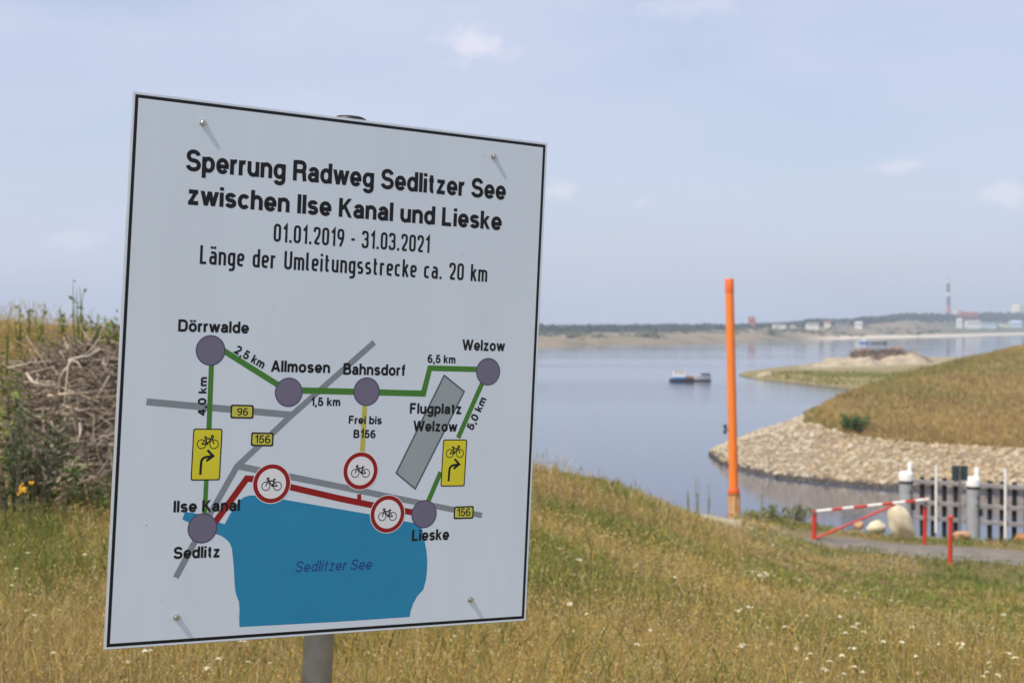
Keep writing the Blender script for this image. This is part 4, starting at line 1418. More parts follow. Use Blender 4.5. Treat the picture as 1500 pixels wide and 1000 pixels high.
# ================================================================== ORANGE POLE, BARRIER, FENCE
M_orange = mat('orange_paint', (.88, .215, .016), 0.45, vary=.06, scale=2.2, spec=.4, color2=(.72, .19, .035), stretch=(2.5, 2.5, .5), bump=.08, bscale=14, detail=8)
M_orange2 = mat('orange_sleeve', (.70, .13, .015), 0.45, vary=.05)
M_base = mat('galvanised_foot', (.50, .36, .20), 0.55, color2=(.62, .24, .06), scale=4)
pb = W(1075.5, 748, 54); pt_ = W(1068.3, 408, 54)
pole = empty('marker_pole', pb, 0, 'tall orange steel marker pole at the lake edge', 'pole')
ax3 = Vector(pt_ - pb); H_ = ax3.length
mb = MB(); mb.tube([ax3 * (.07), ax3 * .94], [.172, .162], 24); shaft = mb.build('shaft', M_orange, pole)
mb = MB(); mb.tube([ax3 * .94, ax3 * .9975, ax3], [.170, .170, .150], 24); mb.build('top_sleeve', M_orange2, pole)
mb = MB(); mb.tube([ax3 * -.03, ax3 * .078], [.225, .205], 8, smooth=False)
for k in range(8):
    a_ = k * math.pi / 4
    mb.box(ax3 * .04 + Vector((math.cos(a_) * .21, math.sin(a_) * .21, 0)), (.05, .03, .55), Matrix.Rotation(a_, 3, 'Z'))
mb.build('foot', M_base, pole)
mb = MB(); mb.tube([ax3 * .076, ax3 * .088], [.235, .235], 24)
mb.tube([ax3 * .088, ax3 * .105], [.215, .175], 24)
fl_ = mb.build('flange', M_orange2, pole)
for k in range(8):
    a_ = k * math.pi / 4 + .2; mb = MB()
    c = ax3 * .0885 + Vector((math.cos(a_) * .215, math.sin(a_) * .215, 0)); mb.tube([c - Vector((0, 0, .16)), c + Vector((0, 0, .03))], .02, 6)
    mb.build('bolt', M_galv, fl_)
mb = MB(); c = Vector(W(1062.5, 628.5, 54) - pb)
mb.box(c + Vector((-.01, 0, .1)), (.10, .14, .17), bev=.01); mb.box(c + Vector((-.01, 0, -.1)), (.10, .14, .15), bev=.01); mb.box(c + Vector((.08, 0, 0)), (.14, .04, .05))
mb.build('ladder_bracket', M_dark, pole)

M_red = mat('red_paint', (.60, .042, .024), 0.5, vary=.1, scale=6, color2=(.40, .04, .022), bump=.1, bscale=30, detail=8)
M_wht = mat('white_paint', (.78, .77, .74), 0.5, vary=.06, scale=5)
DB = 45.6
gp = lambda px, d=DB: gpt(px, d)
b_l = gp(1193); b_r = gp(1355.5)
bar = empty('barrier_gate', b_l, 0, 'red and white striped barrier gate across the gravel track', 'gate')
O = Vector(b_l)
tl = Vector(W(1193, 747, DB)); tr = Vector(W(1355.5, 730.5, DB))
mb = MB(); mb.tube([Vector((0, 0, -.3)), tl - O], .078, 16); mb.tube([tl - O, tl - O + Vector((0, 0, .012))], [.085, .05], 16); mb.build('post', M_red, bar)
mb = MB(); mb.tube([Vector(b_r) - O - Vector((0, 0, .3)), tr - O], .062, 16)
mb.box(tr - O + Vector((0, -.02, .0)), (.2, .24, .05), bev=.01); mb.build('post', M_red, bar)
q0 = Vector(W(1196, 748.5, DB - .1)); q1 = Vector(W(1360, 731.2, DB - .1))
mb = MB(); cuts = [0, .135, .23, .33, .455, .585, .68, .79, .885, 1.0]
for i, (a_, b_) in enumerate(zip(cuts[:-1], cuts[1:])):
    mb.tube([q0.lerp(q1, a_) - O, q0.lerp(q1, b_) - O], 0.047, 14, cap=(i in (0, 8)), mi=1 if i % 2 == 0 else 0)
mb.build('boom', [M_red, M_wht], bar)
mb = MB(); mb.tube([Vector(W(1195, 788, DB - .1)) - O, Vector(W(1312, 738.5, DB - .1)) - O], .038, 12); mb.build('brace', M_red, bar)
mb = MB(); mb.tube([tl - O + Vector((0, 0, -.11)), tl - O + Vector((0, 0, -.05))], [.10, .10], 16); mb.box(tl - O + Vector((.09, -.06, -.02)), (.16, .05, .09), bev=.01); mb.build('hinge', M_galv, bar)
mb = MB(); mb.box(tr - O + Vector((-.02, -.10, -.16)), (.12, .07, .16), bev=.012); mb.build('lock_box', M_galv, bar)
mb = MB(); b3 = Vector(gp(1392.5, 41.2)); t3 = Vector(W(1392.5, 756.5, 41.2))
rp = empty('red_bollard', b3, 0, 'single red steel bollard post in front of the gravel track', 'bollard')
mb.tube([Vector((0, 0, -.3)), t3 - b3], .068, 16); mb.build('post', M_red, rp)
mb = MB(); mb.tube([t3 - b3 - Vector((0, 0, .03)), t3 - b3 + Vector((0, 0, .02)), t3 - b3 + Vector((0, 0, .04))], [.088, .088, .05], 16); mb.build('cap', M_red, rp)

# guide fence in the canal
M_grey = mat('grey_coated_steel', (.27, .255, .265), 0.5, vary=.08, scale=3, color2=(.19, .18, .185))
M_dwood = mat('dark_pile', (.016, .013, .012), 0.8)
M_tube = mat('dolphin_grey_paint', (.36, .37, .39), 0.5, color2=(.27, .275, .285), scale=2.5)
M_wpost = mat('white_gauge', (.78, .77, .73), 0.5, vary=.05)


def fd(px): return 56.0 - (px - 1330) * (2.2 / 170)


def fence_seg(xa, xb, dark, white, label):
    org = W(xa, 790, fd(xa)); org = np.array([org[0], org[1], 0.0])
    o = empty('guide_fence', org, 0, label, 'fence', 'grey guide fences along the canal')
    OO = Vector(org)
    for ya, yb in ((705, 714), (735, 745), (757.5, 768.5), (788, 800)):
        fa = (xa - 1345) / 155; fb = (xb - 1345) / 155
        p0 = Vector(W(xa, ya + (yb - ya) * fa, fd(xa))); p1 = Vector(W(xb, ya + (yb - ya) * fb, fd(xb)))
        d_ = (p1 - p0); ang = math.atan2(d_.y, d_.x); pit = -math.asin(d_.z / d_.length)
        mb = MB(); mb.box((p0 + p1) / 2 - OO, (d_.length, .12, .165), Matrix.Rotation(ang, 3, 'Z') @ Matrix.Rotation(pit, 3, 'Y'), bev=.012)
        mb.build('rail', M_grey, o)
    for px in dark:
        f_ = (px - 1345) / 155; tpt = Vector(W(px, 697.5 + 9 * f_, fd(px) + .16)); mb = MB()
        mb.box(Vector((tpt.x, tpt.y, (tpt.z - 1.5) / 2)) - OO, (.15, .15, tpt.z + 1.5), bev=.015); mb.build('pile', M_dwood, o)
    for px, py in white:
        tpt = Vector(W(px, py, fd(px) - .14)); mb = MB()
        mb.tube([Vector((tpt.x, tpt.y, tpt.z - 2.65)) - OO, tpt - OO], .052, 12); mb.build('gauge_post', M_wpost, o)
    return o


fence_seg(1339, 1415, (1351, 1367, 1383.5, 1400), [(1371.5, 680)], 'grey rail fence section between the two white topped dolphins')
fence_seg(1437, 1640, (1450, 1468, 1486, 1504, 1522, 1545, 1563, 1581, 1600, 1618), [(1473, 686), (1580, 693)], 'grey rail fence section running right from the second dolphin')


def dolphin(px, w, ycap, ypin, pinx, label):
    d = fd(px) - .05; base = W(px, 790, d); base = np.array([base[0], base[1], 0.0])
    o = empty('mooring_dolphin', base, 0, label, 'mooring post', 'white topped mooring dolphins')
    r = w / 2 / F * d
    zc = float(W(px, ycap, d)[2]); zb = float(W(px, ycap + 13.5, d)[2])
    mb = MB(); mb.lathe([(r, -1.5), (r, zb - .05)], seg=24); mb.build('tube', M_tube, o)
    mb = MB(); mb.lathe([(r * 1.05, zb - .10), (r * 1.05, zb)], seg=24); mb.build('black_band', M_dark, o)
    mb = MB(); mb.lathe([(r * 1.07, zb), (r * 1.07, zc - .10), (r * .92, zc - .02), (r * .7, zc)], seg=24); mb.build('cap', M_wht, o)
    mb = MB(); pz = float(W(px, ypin, d)[2]); xo = (pinx - px) / F * d
    mb.lathe([(.09, zc - .12), (.085, pz - .03), (.06, pz)], c=(xo, -.05, 0), seg=14); mb.build('pin', M_wht, o)
    mb = MB(); mb.box((r * .75, -r * .55, zb - 1.0), (.22, .18, .28), bev=.02); mb.build('fender_bracket', M_dark, o)
    for k, dz in enumerate((-.42, -.72)):
        mb = MB(); mb.box((r * .35, -r * .95, zb + dz), (.07, .05, .09), bev=.01); mb.build('ring_bolt', M_dark, o)
    return o


dolphin(1327, 20, 690, 676.5, 1332, 'grey tubular dolphin with white cap at the near end of the canal fence')
dolphin(1425.5, 19.5, 698, 684, 1430, 'grey tubular dolphin with white cap right of the dark green sign back')
M_greenback = mat('dark_green_sheet', (.028, .055, .055), 0.5)
sgb = gpt(1407, 51.0)
sg = empty('waterway_sign', sgb, 0, 'dark green back of a square board on a thin grey post by the canal fence', 'sign')
a_ = Vector(W(1395, 682, 51.0) - sgb); b_ = Vector(W(1418.5, 704, 51.0) - sgb)
mb = MB(); mb.box((a_ + b_) / 2 + Vector((0, .06, 0)), (b_.x - a_.x, .02, a_.z - b_.z), bev=.004); mb.build('board', M_greenback, sg)
mb = MB(); mb.tube([(0, 0, -.3), (0, 0, a_.z + .02)], .035, 12); mb.build('post', M_galv, sg)

# boulders


def rock_mesh(seed, sx, sy, sz, sub=3, rough=.28):
    import bmesh
    bm = bmesh.new(); bmesh.ops.create_icosphere(bm, subdivisions=sub, radius=1)
    rr = np.random.default_rng(seed)
    pl_ = rr.normal(size=(9, 3)); pl_ /= np.linalg.norm(pl_, axis=1)[:, None]; of = rr.uniform(.62, .95, 9)
    ph = rr.uniform(0, 6, 6)
    for v in bm.verts:
        p_ = np.array(v.co)
        for nrm, o_ in zip(pl_, of):
            k_ = p_ @ nrm
            if k_ > o_: p_ = p_ - nrm * (k_ - o_) * .9
        p_ = p_ * (1 + rough * .25 * (math.sin(p_[0] * 5 + ph[0]) * math.sin(p_[1] * 4 + ph[1]) + math.sin(p_[2] * 6 + ph[2]) * math.sin(p_[0] * 7 + ph[3])))
        v.co = (p_[0] * sx, p_[1] * sy, p_[2] * sz)
    vs = [tuple(v.co) for v in bm.verts]; fs = [tuple(v.index for v in f.verts) for f in bm.faces]
    bm.free()
    return vs, fs


M_rockp = mat('pale_boulder', (.68, .61, .44), 0.9, color2=(.52, .45, .31), scale=3.5, bump=.5, bscale=12)
M_rocko = mat('orange_boulder', (.50, .30, .16), 0.9, color2=(.36, .22, .13), scale=3.5, bump=.5, bscale=12)
M_rockr = mat('rust_boulder', (.36, .17, .06), 0.9, color2=(.24, .12, .05), scale=3.5, bump=.5, bscale=12)


def boulder(px, py, d, w, dep, h, m, tilt, label, seed):
    c = W(px, py, d)
    vs, fs = rock_mesh(seed, w / 2, dep / 2, h / 2)
    mb = MB(); mb.add(vs, fs, 0, True); o = mb.build('boulder', m, None, tuple(c))
    o.rotation_euler = (0, tilt, .3 * seed)
    tag(o, label, 'boulder'); return o


# the big slab is a leaning, egg-shaped block
vs, fs = rock_mesh(23, .43, .36, .80, 3, .35)
mb = MB(); mb.add(vs, fs, 0, True)
slab = mb.build('boulder', M_rockp, None, tuple(W(1320, 769, 47.6))); slab.rotation_euler = (0.1, -.50, 0)
tag(slab, 'large cream boulder leaning upright behind the barrier', 'boulder')
boulder(1282, 772, 49.2, .82, .7, .5, M_rockp, .1, 'low pale stone left of the leaning cream boulder', 2)
boulder(1258, 770, 49.6, .36, .4, .34, M_rocko, .3, 'small pinkish stone at the left of the low pale stone', 7)
boulder(1409, 785.5, 48.2, .74, .6, .42, M_rocko, .1, 'rounded orange boulder right of the red bollard', 3)
boulder(1499, 791, 48.0, .8, .6, .55, M_rockr, -.1, 'rust brown boulder near the right edge below the fence', 4)
boulder(1107, 842, 19.5, .42, .3, .16, M_rockp, 0, 'flat pale stone lying in the meadow grass', 9)

# ------------------------------------------------------------------ rip-rap
M_rip = mat('riprap_stone', (.44, .335, .205), 0.9, color2=(.27, .20, .12), scale=.6, bump=.4, bscale=6)
M_rip2 = mat('riprap_stone_pale', (.50, .43, .325), 0.9, color2=(.36, .30, .22), scale=.6, bump=.4, bscale=6)
M_rip3 = mat('riprap_stone_wet', (.085, .07, .055), 0.6, vary=.2)
ripm = [rock_mesh(100 + k, .5, .42, .34, 1, .3) for k in range(7)]
rips = []
rr = np.random.default_rng(9)
while len(rips) < 3800:
    u_ = rr.uniform(1040, 1600); p_ = head_par(u_)
    d_ = rr.uniform(p_[0] - .3, p_[1] + .9); x_ = (u_ - 750) / F * d_
    z_ = float(head_z(np.array([x_]), np.array([d_]))[0])
    if 1040 < u_ < 1185 and z_ > 0.2 and d_ > p_[1]: continue
    rips.append((x_, d_, z_, rr.uniform(.18, .52) * (1.5 if rr.random() < .15 else 1), u_))
n_ = 500  # crown stones over the point, between the two edges
for _ in range(n_):
    u_ = rr.uniform(1042, 1200); p_ = head_par(u_); d_ = rr.uniform(p_[1], p_[3] + 2); x_ = (u_ - 750) / F * d_
    rips.append((x_, d_, float(head_z(np.array([x_]), np.array([d_]))[0]), rr.uniform(.2, .5), u_))
order = sorted(range(len(rips)), key=lambda i: rips[i][1] / rips[i][3] + (60 if rips[i][4] > 1520 else 0))
ripmesh = {}
for k, (vs, fs) in enumerate(ripm):
    for mi, mm in enumerate((M_rip, M_rip2, M_rip3)):
        me = bpy.data.meshes.new('riprap_stone'); me.from_pydata(vs, [], fs); me.materials.append(mm); ripmesh[k, mi] = me
rest = MB()
for j, i in enumerate(order):
    x_, d_, z_, s_, u_ = rips[i]; k = int(rr.integers(0, 7))
    pale = .75 if u_ < 1200 else .3
    mi = 2 if z_ < .22 else (1 if rr.random() < pale else 0)
    rot = Matrix.Rotation(rr.uniform(0, 6.28), 3, 'Z') @ Matrix.Rotation(rr.uniform(-.6, .6), 3, 'X')
    if j < 300:
        o = bpy.data.objects.new('riprap_stone', ripmesh[k, mi]); COL.objects.link(o)
        o.location = (x_, d_, z_ + .05 * s_); o.scale = (s_, s_, s_); o.rotation_euler = rot.to_euler()
        tag(o, 'rough beige stone in the rubble bank of the headland', 'stone', 'stones of the rubble bank along the headland')
    else:
        vs, fs = ripm[k]; c = Vector((x_, d_, z_ + .05 * s_))
        rest.add([rot @ (Vector(v) * s_) + c for v in vs], fs, mi)
tag(rest.build('riprap_stones', [M_rip, M_rip2, M_rip3]), 'smaller stones filling the rubble bank of the headland', 'stones', kind='stuff')

# ------------------------------------------------------------------ sand heaps on the spit
M_sand = mat('pale_sand', (.43, .36, .25), 0.95, color2=(.27, .21, .14), scale=.3, bump=.3, bscale=1.2)
M_spoil = mat('brown_spoil', (.17, .115, .075), 0.95, color2=(.27, .19, .12), scale=.5, bump=.5, bscale=2)


def mound(name, xa, xb, ybase, prof, d, depth, m, label, cat_, seed, rough=.5):
    """heap whose skyline follows prof [(px, py)...] at distance d"""
    n_u, n_v = 60, 22
    us = np.linspace(xa, xb, n_u)
    top = np.interp(us, [p_[0] for p_ in prof], [p_[1] for p_ in prof])
    zb_ = W(xa, ybase, d)[2]
    V_ = np.zeros((n_v, n_u, 3))
    for j in range(n_v):
        t_ = j / (n_v - 1) * 2 - 1
        hh_ = (1 - abs(t_) ** 1.6)
        for i in range(n_u):
            p_ = W(us[i], top[i], d); hz = max(p_[2] - zb_, 0)
            yy = d + t_ * depth / 2
            V_[j, i] = ((us[i] - 750) / F * d, yy, zb_ - .5 + (hz + .5) * hh_)
    nz_ = (fbm(V_[..., 0] * .35, V_[..., 1] * .35, seed) - .5) * rough * np.clip(V_[..., 2] - zb_, 0, 2)
    V_[..., 2] += nz_
    base = np.array([(us[0] + us[-1]) / 2, 0, 0]); bpt = W(base[0], ybase, d)
    o = np_mesh(name, V_.reshape(-1, 3) - bpt, grid_quads(n_v, n_u), m, None, True)
    o.location = tuple(bpt)
    return tag(o, label, cat_)


mound('sand_heap', 1176, 1336, 546, [(1176, 547), (1188, 538), (1202, 531), (1216, 526), (1232, 524), (1250, 525), (1270, 524), (1290, 527), (1312, 526), (1326, 532), (1336, 546)], 368, 24, M_sand, 'long pale sand heap at the left end of the spit mound', 'sand heap', 81, 1.5)
mound('sand_heap', 1296, 1372, 541, [(1296, 541), (1306, 526), (1320, 519), (1335, 518), (1350, 526), (1372, 541)], 376, 18, M_sand, 'smaller pale sand heap at the right of the spit mound', 'sand heap', 82, 1.5)
mound('sand_heap', 1104, 1134, 552.5, [(1104, 553), (1110, 548), (1120, 544), (1128, 544), (1134, 552)], 322, 8, M_sand, 'small separate sand pile at the tip of the spit', 'sand heap', 83)
mound('spoil_heap', 1246, 1330, 540, [(1246, 540), (1250, 522), (1256, 514), (1268, 515), (1285, 513), (1305, 514), (1316, 511.5), (1324, 517), (1330, 540)], 388, 22, M_spoil, 'dark brown spoil heap behind the long sand heap', 'spoil heap', 84, 2.0)
mound('spoil_heap', 1318, 1372, 541, [(1318, 541), (1324, 515), (1338, 513.5), (1352, 520), (1366, 529), (1372, 541)], 384, 20, mat('grey_gravel', (.27, .215, .155), .95, color2=(.13, .10, .07), scale=.35), 'grey gravel heap tapering right on the spit', 'gravel heap', 85, .6)
mound('spoil_heap', 1378, 1408, 533, [(1378, 533), (1384, 529.5), (1395, 529), (1408, 533)], 425, 8, M_spoil, 'low dark bank in the water right of the gravel heap', 'spoil heap', 86)
dv, dq, dc = [], [], []
rr3 = np.random.default_rng(33); n_ = 420
ux = rr3.uniform(1248, 1328, n_); uy = np.interp(ux, [1246, 1252, 1268, 1300, 1318, 1330], [530, 517, 515.5, 514.5, 513.5, 524])
pts3 = np.array([W(a_, b_, 386 + rr3.uniform(-5, 5)) for a_, b_ in zip(ux, uy)]); dr3 = rr3.normal(0, .9, (n_, 3)) * np.array([1, .6, .55])
v, q, c = tubes(pts3 - dr3, pts3 + rr3.normal(0, .1, (n_, 3)), pts3 + dr3, np.full(n_, .09), np.full(n_, .05), np.array([.15, .10, .07]) * rr3.uniform(.5, 1.5, (n_, 1)), 4)
tag(np_mesh('brushwood', v, q, M_twig, c), 'dark brushwood lying along the top of the spoil heap', 'brushwood', kind='stuff')

# ------------------------------------------------------------------ boats
M_bluehull = mat('blue_hull_paint', (.05, .22, .55), .4)
M_hull = mat('dark_hull', (.025, .028, .035), .5)
M_rust = mat('rust_brown', (.25, .12, .07), .7)
M_glass = mat('dark_glass', (.03, .04, .05), .1)
MPX = 303 / F


def hull(mb, x0, x1, w, zlo, zhi, mi=0, bow=.25):
    """boat hull along x with a pointed bow at x1"""
    secs = [(0, .8), (.15, .95), (.5, 1), (1 - bow, .85), (1 - bow * .45, .5), (1, .06)]
    vs = []
    for t_, k_ in secs:
        x_ = x0 + (x1 - x0) * t_; sh = zhi + .18 * t_ ** 3 * (zhi - zlo)
        hw = w / 2 * k_
        vs += [(x_, -hw, sh), (x_ - .12 * (t_ > .9), -hw * .7, zlo), (x_ - .12 * (t_ > .9), hw * .7, zlo), (x_, hw, sh)]
    fs = []
    for i in range(len(secs) - 1):
        for k_ in range(4):
            fs.append((i * 4 + k_, i * 4 + (k_ + 1) % 4, i * 4 + 4 + (k_ + 1) % 4, i * 4 + 4 + k_))
    fs += [(3, 2, 1, 0), tuple(len(secs) * 4 - 4 + k_ for k_ in range(4))]
    mb.add(vs, fs, mi)


def bx_(px): return (px - 982) * MPX


bo = W(982, 558.5, 303); bo[2] = 0
boat = empty('cabin_boat', bo, 0, 'small work boat with white and blue wheelhouse anchored on the lake', 'boat')
mb = MB(); hull(mb, bx_(1017), bx_(980.5), 1.9, -.3, .5); mb.build('hull', M_hull, boat)
mb = MB(); mb.box((bx_(994.5), 0, .72), (2.6, 1.6, .5), bev=.05); mb.build('lower_cabin', M_bluehull, boat)
mb = MB(); mb.box((bx_(994.5), 0, 1.55), (2.55, 1.5, 1.2), bev=.05); mb.build('wheelhouse', M_wht, boat)
for k in (-.72, 0, .72):
    mb = MB(); mb.box((bx_(994.5) + k, -.755, 1.85), (.36, .03, .28)); mb.build('window', M_glass, boat)
mb = MB(); mb.box((bx_(994.5), 0, 2.2), (2.0, 1.3, .14), bev=.03); mb.build('roof', M_rust, boat)
mb = MB(); mb.tube([(bx_(989), 0, 2.05), (bx_(989), 0, 2.5)], .03, 6); mb.tube([(bx_(998), .2, 2.05), (bx_(998), .2, 2.35)], .09, 8); mb.build('mast', M_rust, boat)
mb = MB(); mb.box((bx_(1010), 0, .82), (1.9, 1.3, .55), bev=.06); mb.tube([(bx_(1005.5), -.6, .6), (bx_(1005.5), -.6, 1.45)], .04, 6); mb.build('deck_gear', M_rust, boat)
bo2 = W(1028, 557.5, 306); bo2[2] = 0
boat2 = empty('open_boat', bo2, .15, 'open white boat with dark cover moored behind the cabin boat', 'boat')
mb = MB(); hull(mb, -1.7, 2.1, 1.7, -.3, .28); mb.build('hull', M_hull, boat2)
mb = MB(); hull(mb, -1.7, 2.05, 1.75, .28, 1.15); mb.build('topsides', M_wht, boat2)
mb = MB(); mb.box((.8, 0, 1.4), (1.8, 1.3, .4), bev=.08); mb.build('cover', M_hull, boat2)
mb = MB(); mb.tube([(1.3, 0, 1.3), (1.35, 0, 2.0)], .03, 6); mb.build('mast', M_hull, boat2)
bo3 = W(1266, 502.5, 940); bo3[2] = 0
boat3 = empty('distant_boat', bo3, 0, 'tiny white and blue boat far out before the beach', 'boat')
mb = MB(); hull(mb, -3, 3.4, 2.2, -.3, 1.0); mb.build('hull', M_bluehull, boat3)
mb = MB(); mb.box((-.4, 0, 1.9), (2.6, 1.6, 1.7), bev=.1); mb.build('cabin', M_wht, boat3)
bo4 = W(1288, 502.5, 930); bo4[2] = 0
pon = empty('pontoon', bo4, 0, 'low dark pontoon beside the tiny distant boat', 'pontoon')
mb = MB(); mb.box((0, 0, .35), (10.5, 2.5, .9), bev=.1); mb.build('deck', M_hull, pon)
mb = MB(); mb.box((3.4, 0, 1.2), (1.8, 1.4, .9), bev=.05); mb.build('shed', M_dwood, pon)

# ------------------------------------------------------------------ far woods and buildings
M_fartree = mat('far_tree_foliage', (1, 1, 1), .9, attr='Col')
SKY_ = [(600, 478), (790, 477.5), (900, 476.8), (1000, 476), (1040, 475.3), (1062, 477), (1110, 475.5), (1150, 473.5), (1190, 469.5), (1230, 470), (1290, 465.5), (1330, 460.5), (1360, 462), (1400, 462), (1420, 464.5), (1440, 458.5), (1500, 456), (1640, 454)]
rr = np.random.default_rng(77)
cv, cq, cc, off_ = [], [], [], 0
nt_ = 1500
tu = np.concatenate([rr.uniform(560, 1640, nt_), rr.uniform(1090, 1640, 300), rr.uniform(-700, 560, 1100)])
row = rr.random(len(tu))
for i in range(len(tu)):
    u_ = tu[i]
    dn = np.interp(u_, [790, 1000, 1100, 1330, 1400, 1500], [1130, 1270, 1420, 1780, 1980, 2300])
    d_ = dn + row[i] * 140
    gz2 = float(far_z(np.array([u_]), np.array([d_]))[0])
    ytop = np.interp(u_, [s_[0] for s_ in SKY_], [s_[1] for s_ in SKY_]) + rr.normal(0, .7)
    ztop = W(u_, ytop - (2.5 if u_ > 1180 else 1.0), d_)[2]
    h_ = np.clip(ztop - gz2, 3, 16) * (1 if row[i] > .4 else rr.uniform(.55, .95))
    w_ = rr.uniform(5, 10)
    m_ = 26
    th = rr.uniform(0, 2 * np.pi, m_); ph = np.arccos(rr.uniform(-.4, 1, m_)); rad = rr.uniform(.5, 1, m_)
    cen = np.c_[np.cos(th) * np.sin(ph) * w_ / 2 * rad, np.sin(th) * np.sin(ph) * w_ / 2 * rad, h_ * .5 + np.cos(ph) * h_ * .5 * rad]
    cen += np.array([(u_ - 750) / F * d_, d_, gz2 - .3])
    e1 = rr.normal(size=(m_, 3)); e1 /= np.linalg.norm(e1, axis=1)[:, None]; e2 = np.cross(e1, rr.normal(size=(m_, 3))); e2 /= np.linalg.norm(e2, axis=1)[:, None]
    s_ = rr.uniform(.9, 1.9, (m_, 1)) * w_ / 7
    cv.append(np.stack([cen - e1 * s_, cen + e2 * s_, cen + e1 * s_, cen - e2 * s_], 1).reshape(-1, 3))
    cq.append(np.arange(m_ * 4).reshape(-1, 4) + off_); off_ += m_ * 4
    cc.append(np.repeat(np.array([.026, .046, .026]) * rr.uniform(.6, 1.5) * rr.uniform(.8, 1.2, (m_, 1)), 4, 0))
tag(np_mesh('far_woodland', np.concatenate(cv), np.concatenate(cq), M_fartree, np.concatenate(cc)), 'dark belt of far woodland along the horizon', 'woodland', kind='stuff')
# scrub on the slopes below the wood
cv, cq, cc, off_ = [], [], [], 0
for i in range(700):
    u_ = rr.uniform(780, 1520); sh = float(np.interp(u_, _fu, _f0)); d_ = sh + rr.uniform(40, 330)
    if u_ > 1340 and rr.random() < .3: d_ = sh + rr.uniform(70, 160)
    gz2 = float(far_z(np.array([u_]), np.array([d_]))[0])
    if fbm(np.array([u_ * .02]), np.array([d_ * .01]), 29)[0] < .5: continue
    w_ = rr.uniform(2, 5.5); h_ = rr.uniform(1, 2.6); m_ = 12
    cen = rr.normal(0, .35, (m_, 3)) * np.array([w_, w_, h_]) + np.array([(u_ - 750) / F * d_, d_, gz2 + h_ * .4])
    e1 = rr.normal(size=(m_, 3)); e1 /= np.linalg.norm(e1, axis=1)[:, None]; e2 = np.cross(e1, rr.normal(size=(m_, 3))); e2 /= np.linalg.norm(e2, axis=1)[:, None]
    s_ = rr.uniform(.5, 1.1, (m_, 1)) * w_ / 4
    cv.append(np.stack([cen - e1 * s_, cen + e2 * s_, cen + e1 * s_, cen - e2 * s_], 1).reshape(-1, 3)); cq.append(np.arange(m_ * 4).reshape(-1, 4) + off_); off_ += m_ * 4
    cc.append(np.repeat(np.array([.06, .075, .03]) * rr.uniform(.6, 1.6) * np.ones((m_, 1)), 4, 0))
tag(np_mesh('far_scrub', np.concatenate(cv), np.concatenate(cq), M_fartree, np.concatenate(cc)), 'scattered scrub on the brown slopes of the far shore', 'scrub', kind='stuff')

M_fw = mat('render_white', (.74, .73, .68), .7, vary=.05)
M_fc = mat('render_cream', (.72, .69, .52), .7, vary=.05)
M_fb = mat('cladding_pale_blue', (.50, .62, .72), .6, vary=.05)
M_fo = mat('brick_orange', (.62, .17, .07), .8)
M_fr = mat('cladding_red', (.62, .10, .08), .6)
M_roofg = mat('roof_grey', (.30, .28, .27), .7)
M_roofr = mat('roof_red', (.34, .12, .08), .7)


def house(px, ytop, ybot, wpx, d, m, roofm, label, pitched=True, cat_='building', bays=3):
    s_ = d / F; z0 = float(W(px, ybot, d)[2]); z1 = float(W(px, ytop, d)[2]); w_ = wpx * s_; dep = min(w_, 14.0)
    x_ = (px - 750) * s_
    gz2 = float(far_z(np.array([float(px)]), np.array([float(d)]))[0]); zz0 = min(z0, gz2) - .5
    o = empty('building', (x_, d, z0), 0, label, cat_)
    hh = z1 - z0; rh = hh * .3 if pitched else hh * .08
    mb = MB(); mb.box((0, 0, (hh - rh + zz0 - z0) / 2), (w_, dep, hh - rh - (zz0 - z0))); mb.build('wall', m, o)
    mb = MB()
    if pitched: mb.prism([], 0, 0) if False else mb.add([(-w_ / 2 - .4, -dep / 2 - .4, hh - rh), (w_ / 2 + .4, -dep / 2 - .4, hh - rh), (w_ / 2 + .4, dep / 2 + .4, hh - rh), (-w_ / 2 - .4, dep / 2 + .4, hh - rh), (-w_ / 2 - .2, 0, hh), (w_ / 2 + .2, 0, hh)], [(0, 1, 5, 4), (2, 3, 4, 5), (0, 4, 3), (1, 2, 5), (3, 2, 1, 0)])
    else: mb.box((0, 0, hh - rh / 2), (w_ + .5, dep + .5, rh))
    mb.build('roof', roofm, o)
    for k in range(bays):
        mb = MB(); mb.box((w_ * ((k + .5) / bays - .5), -dep / 2 - .03, (hh - rh) * .55), (w_ / bays * .45, .12, (hh - rh) * .35)); mb.build('window', M_glass, o)
    return o


hz_ = lambda px, ytop, ybot, wpx, d, *a, **k: house(px, ytop, ybot, wpx, d, *a, **k)
hz_(1101, 464, 478, 9, 1440, M_fo, M_roofr, 'orange brick tower house standing alone on the far skyline', False, bays=2)
hz_(1141.5, 475, 480, 17, 1380, M_fw, M_fw, 'long low white shed right of the orange brick tower', False, bays=4)
hz_(1161, 475.5, 480, 7, 1390, M_fc, M_roofg, 'tiny pale hut right of the low white shed', True, bays=1)
hz_(1190, 472.5, 478.5, 16, 1440, M_fw, M_roofg, 'pale grey roofed hall on the far slope', True)
hz_(1212, 470, 476, 8, 1500, M_fc, M_roofr, 'small red roofed house among the far trees', True, bays=2)
hz_(1234, 472.5, 478, 16, 1480, M_roofg, M_roofg, 'grey long shed in front of the far trees', False)
hz_(1257.5, 471, 477, 9, 1520, M_fw, M_fw, 'small bright white house on the far slope', True, bays=2)
hz_(1405, 466.5, 472, 7, 1790, M_fw, M_fw, 'small white cabin left of the white block on the far shore', True, bays=1)
hz_(1424.5, 469, 478, 18, 1830, M_fw, M_fw, 'largest white block by the beach of the far shore', False, bays=4)
hz_(1447, 472, 478, 20, 1900, M_fb, M_roofg, 'pale blue hall between the white block and the blue house', False, bays=4)
hz_(1472, 474, 479, 14, 2000, M_fc, M_fw, 'low cream hall near the blue house of the far shore', False)
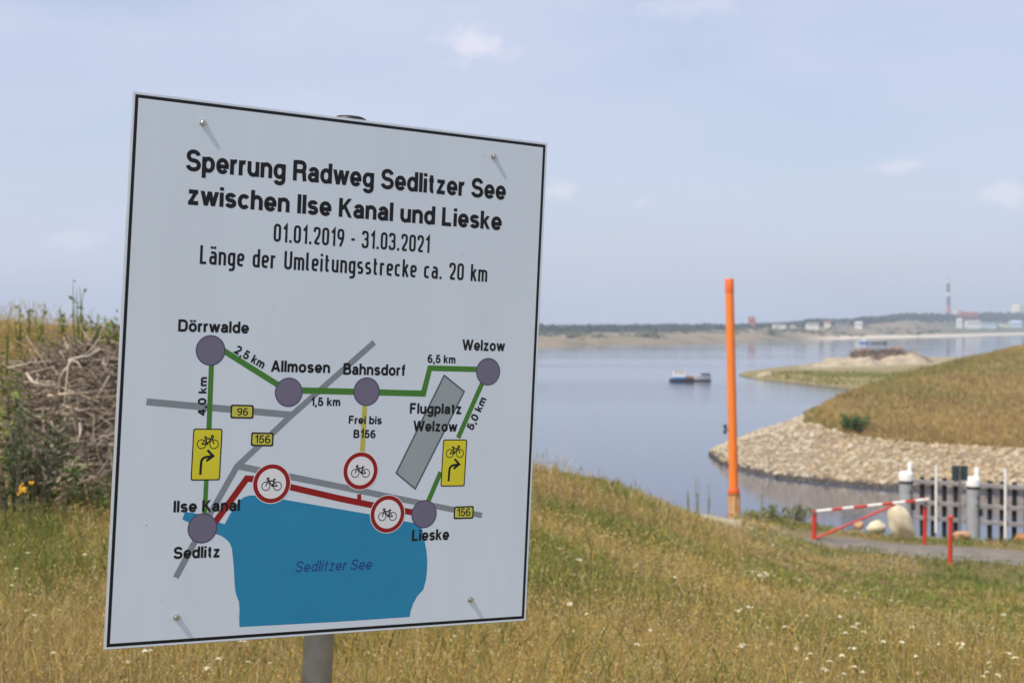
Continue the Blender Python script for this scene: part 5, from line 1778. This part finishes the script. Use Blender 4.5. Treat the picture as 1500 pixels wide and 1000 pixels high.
hz_(1487, 469.5, 478, 15, 2030, M_fb, M_fb, 'light blue house at the right end of the far shore', True)
hz_(1417, 457, 465, 24, 2080, M_fr, M_fr, 'long red industrial hall at the foot of the tall chimney', False, bays=5)
hz_(1404, 452.5, 459, 10, 2110, M_fw, M_fw, 'white block rising above the red industrial hall', False, bays=2)
# cream tank on the hill
tk = W(1490, 461, 2450); tank = empty('storage_tank', tk, 0, 'round cream storage tank on the wooded hill at the right', 'tank')
mb = MB(); rt = 8.5 * 2450 / F; ht = float(W(1490, 447, 2450)[2] - tk[2])
mb.lathe([(rt, -14), (rt, ht)], seg=32); mb.build('shell', M_fc, tank)
mb = MB(); mb.lathe([(rt * 1.02, ht), (rt * .6, ht + 1.1), (rt * .1, ht + 1.5)], seg=32); mb.build('roof', M_fc, tank)
# chimney with bands and platforms
ch0 = W(1389.5, 462, 2200); ch1 = W(1388.5, 411, 2200); chh = float(ch1[2] - ch0[2])
chim = empty('chimney', ch0, 0, 'tall slim chimney banded dark and white on the far shore', 'chimney')
M_fdk = mat('chimney_dark', (.13, .11, .13), .7)
M_fsal = mat('chimney_red', (.50, .15, .12), .7)
mb = MB(); mb.tube([(0, 0, -12), (-.2, 0, chh * .30)], [3.2, 2.8], 16); mb.build('red_section', M_fsal, chim)
mb = MB(); mb.tube([(-.2, 0, chh * .30), (-.5, 0, chh * .56)], [2.8, 2.6], 16); mb.build('dark_section', M_fdk, chim)
mb = MB(); mb.tube([(-.5, 0, chh * .56), (-.6, 0, chh * .66)], [2.9, 2.9], 16); mb.build('white_section', M_fw, chim)
mb = MB(); mb.tube([(-.6, 0, chh * .66), (-.9, 0, chh * .93)], [2.6, 2.4], 16); mb.build('dark_section', M_fdk, chim)
mb = MB(); mb.tube([(-.9, 0, chh * .93), (-1.0, 0, chh)], [3.2, 3.2], 16); mb.build('white_section', M_fw, chim)
mb = MB(); mb.tube([(-1, 0, chh), (-1, 0, chh * 1.14)], [.35, .2], 8); mb.build('antenna', M_fdk, chim)
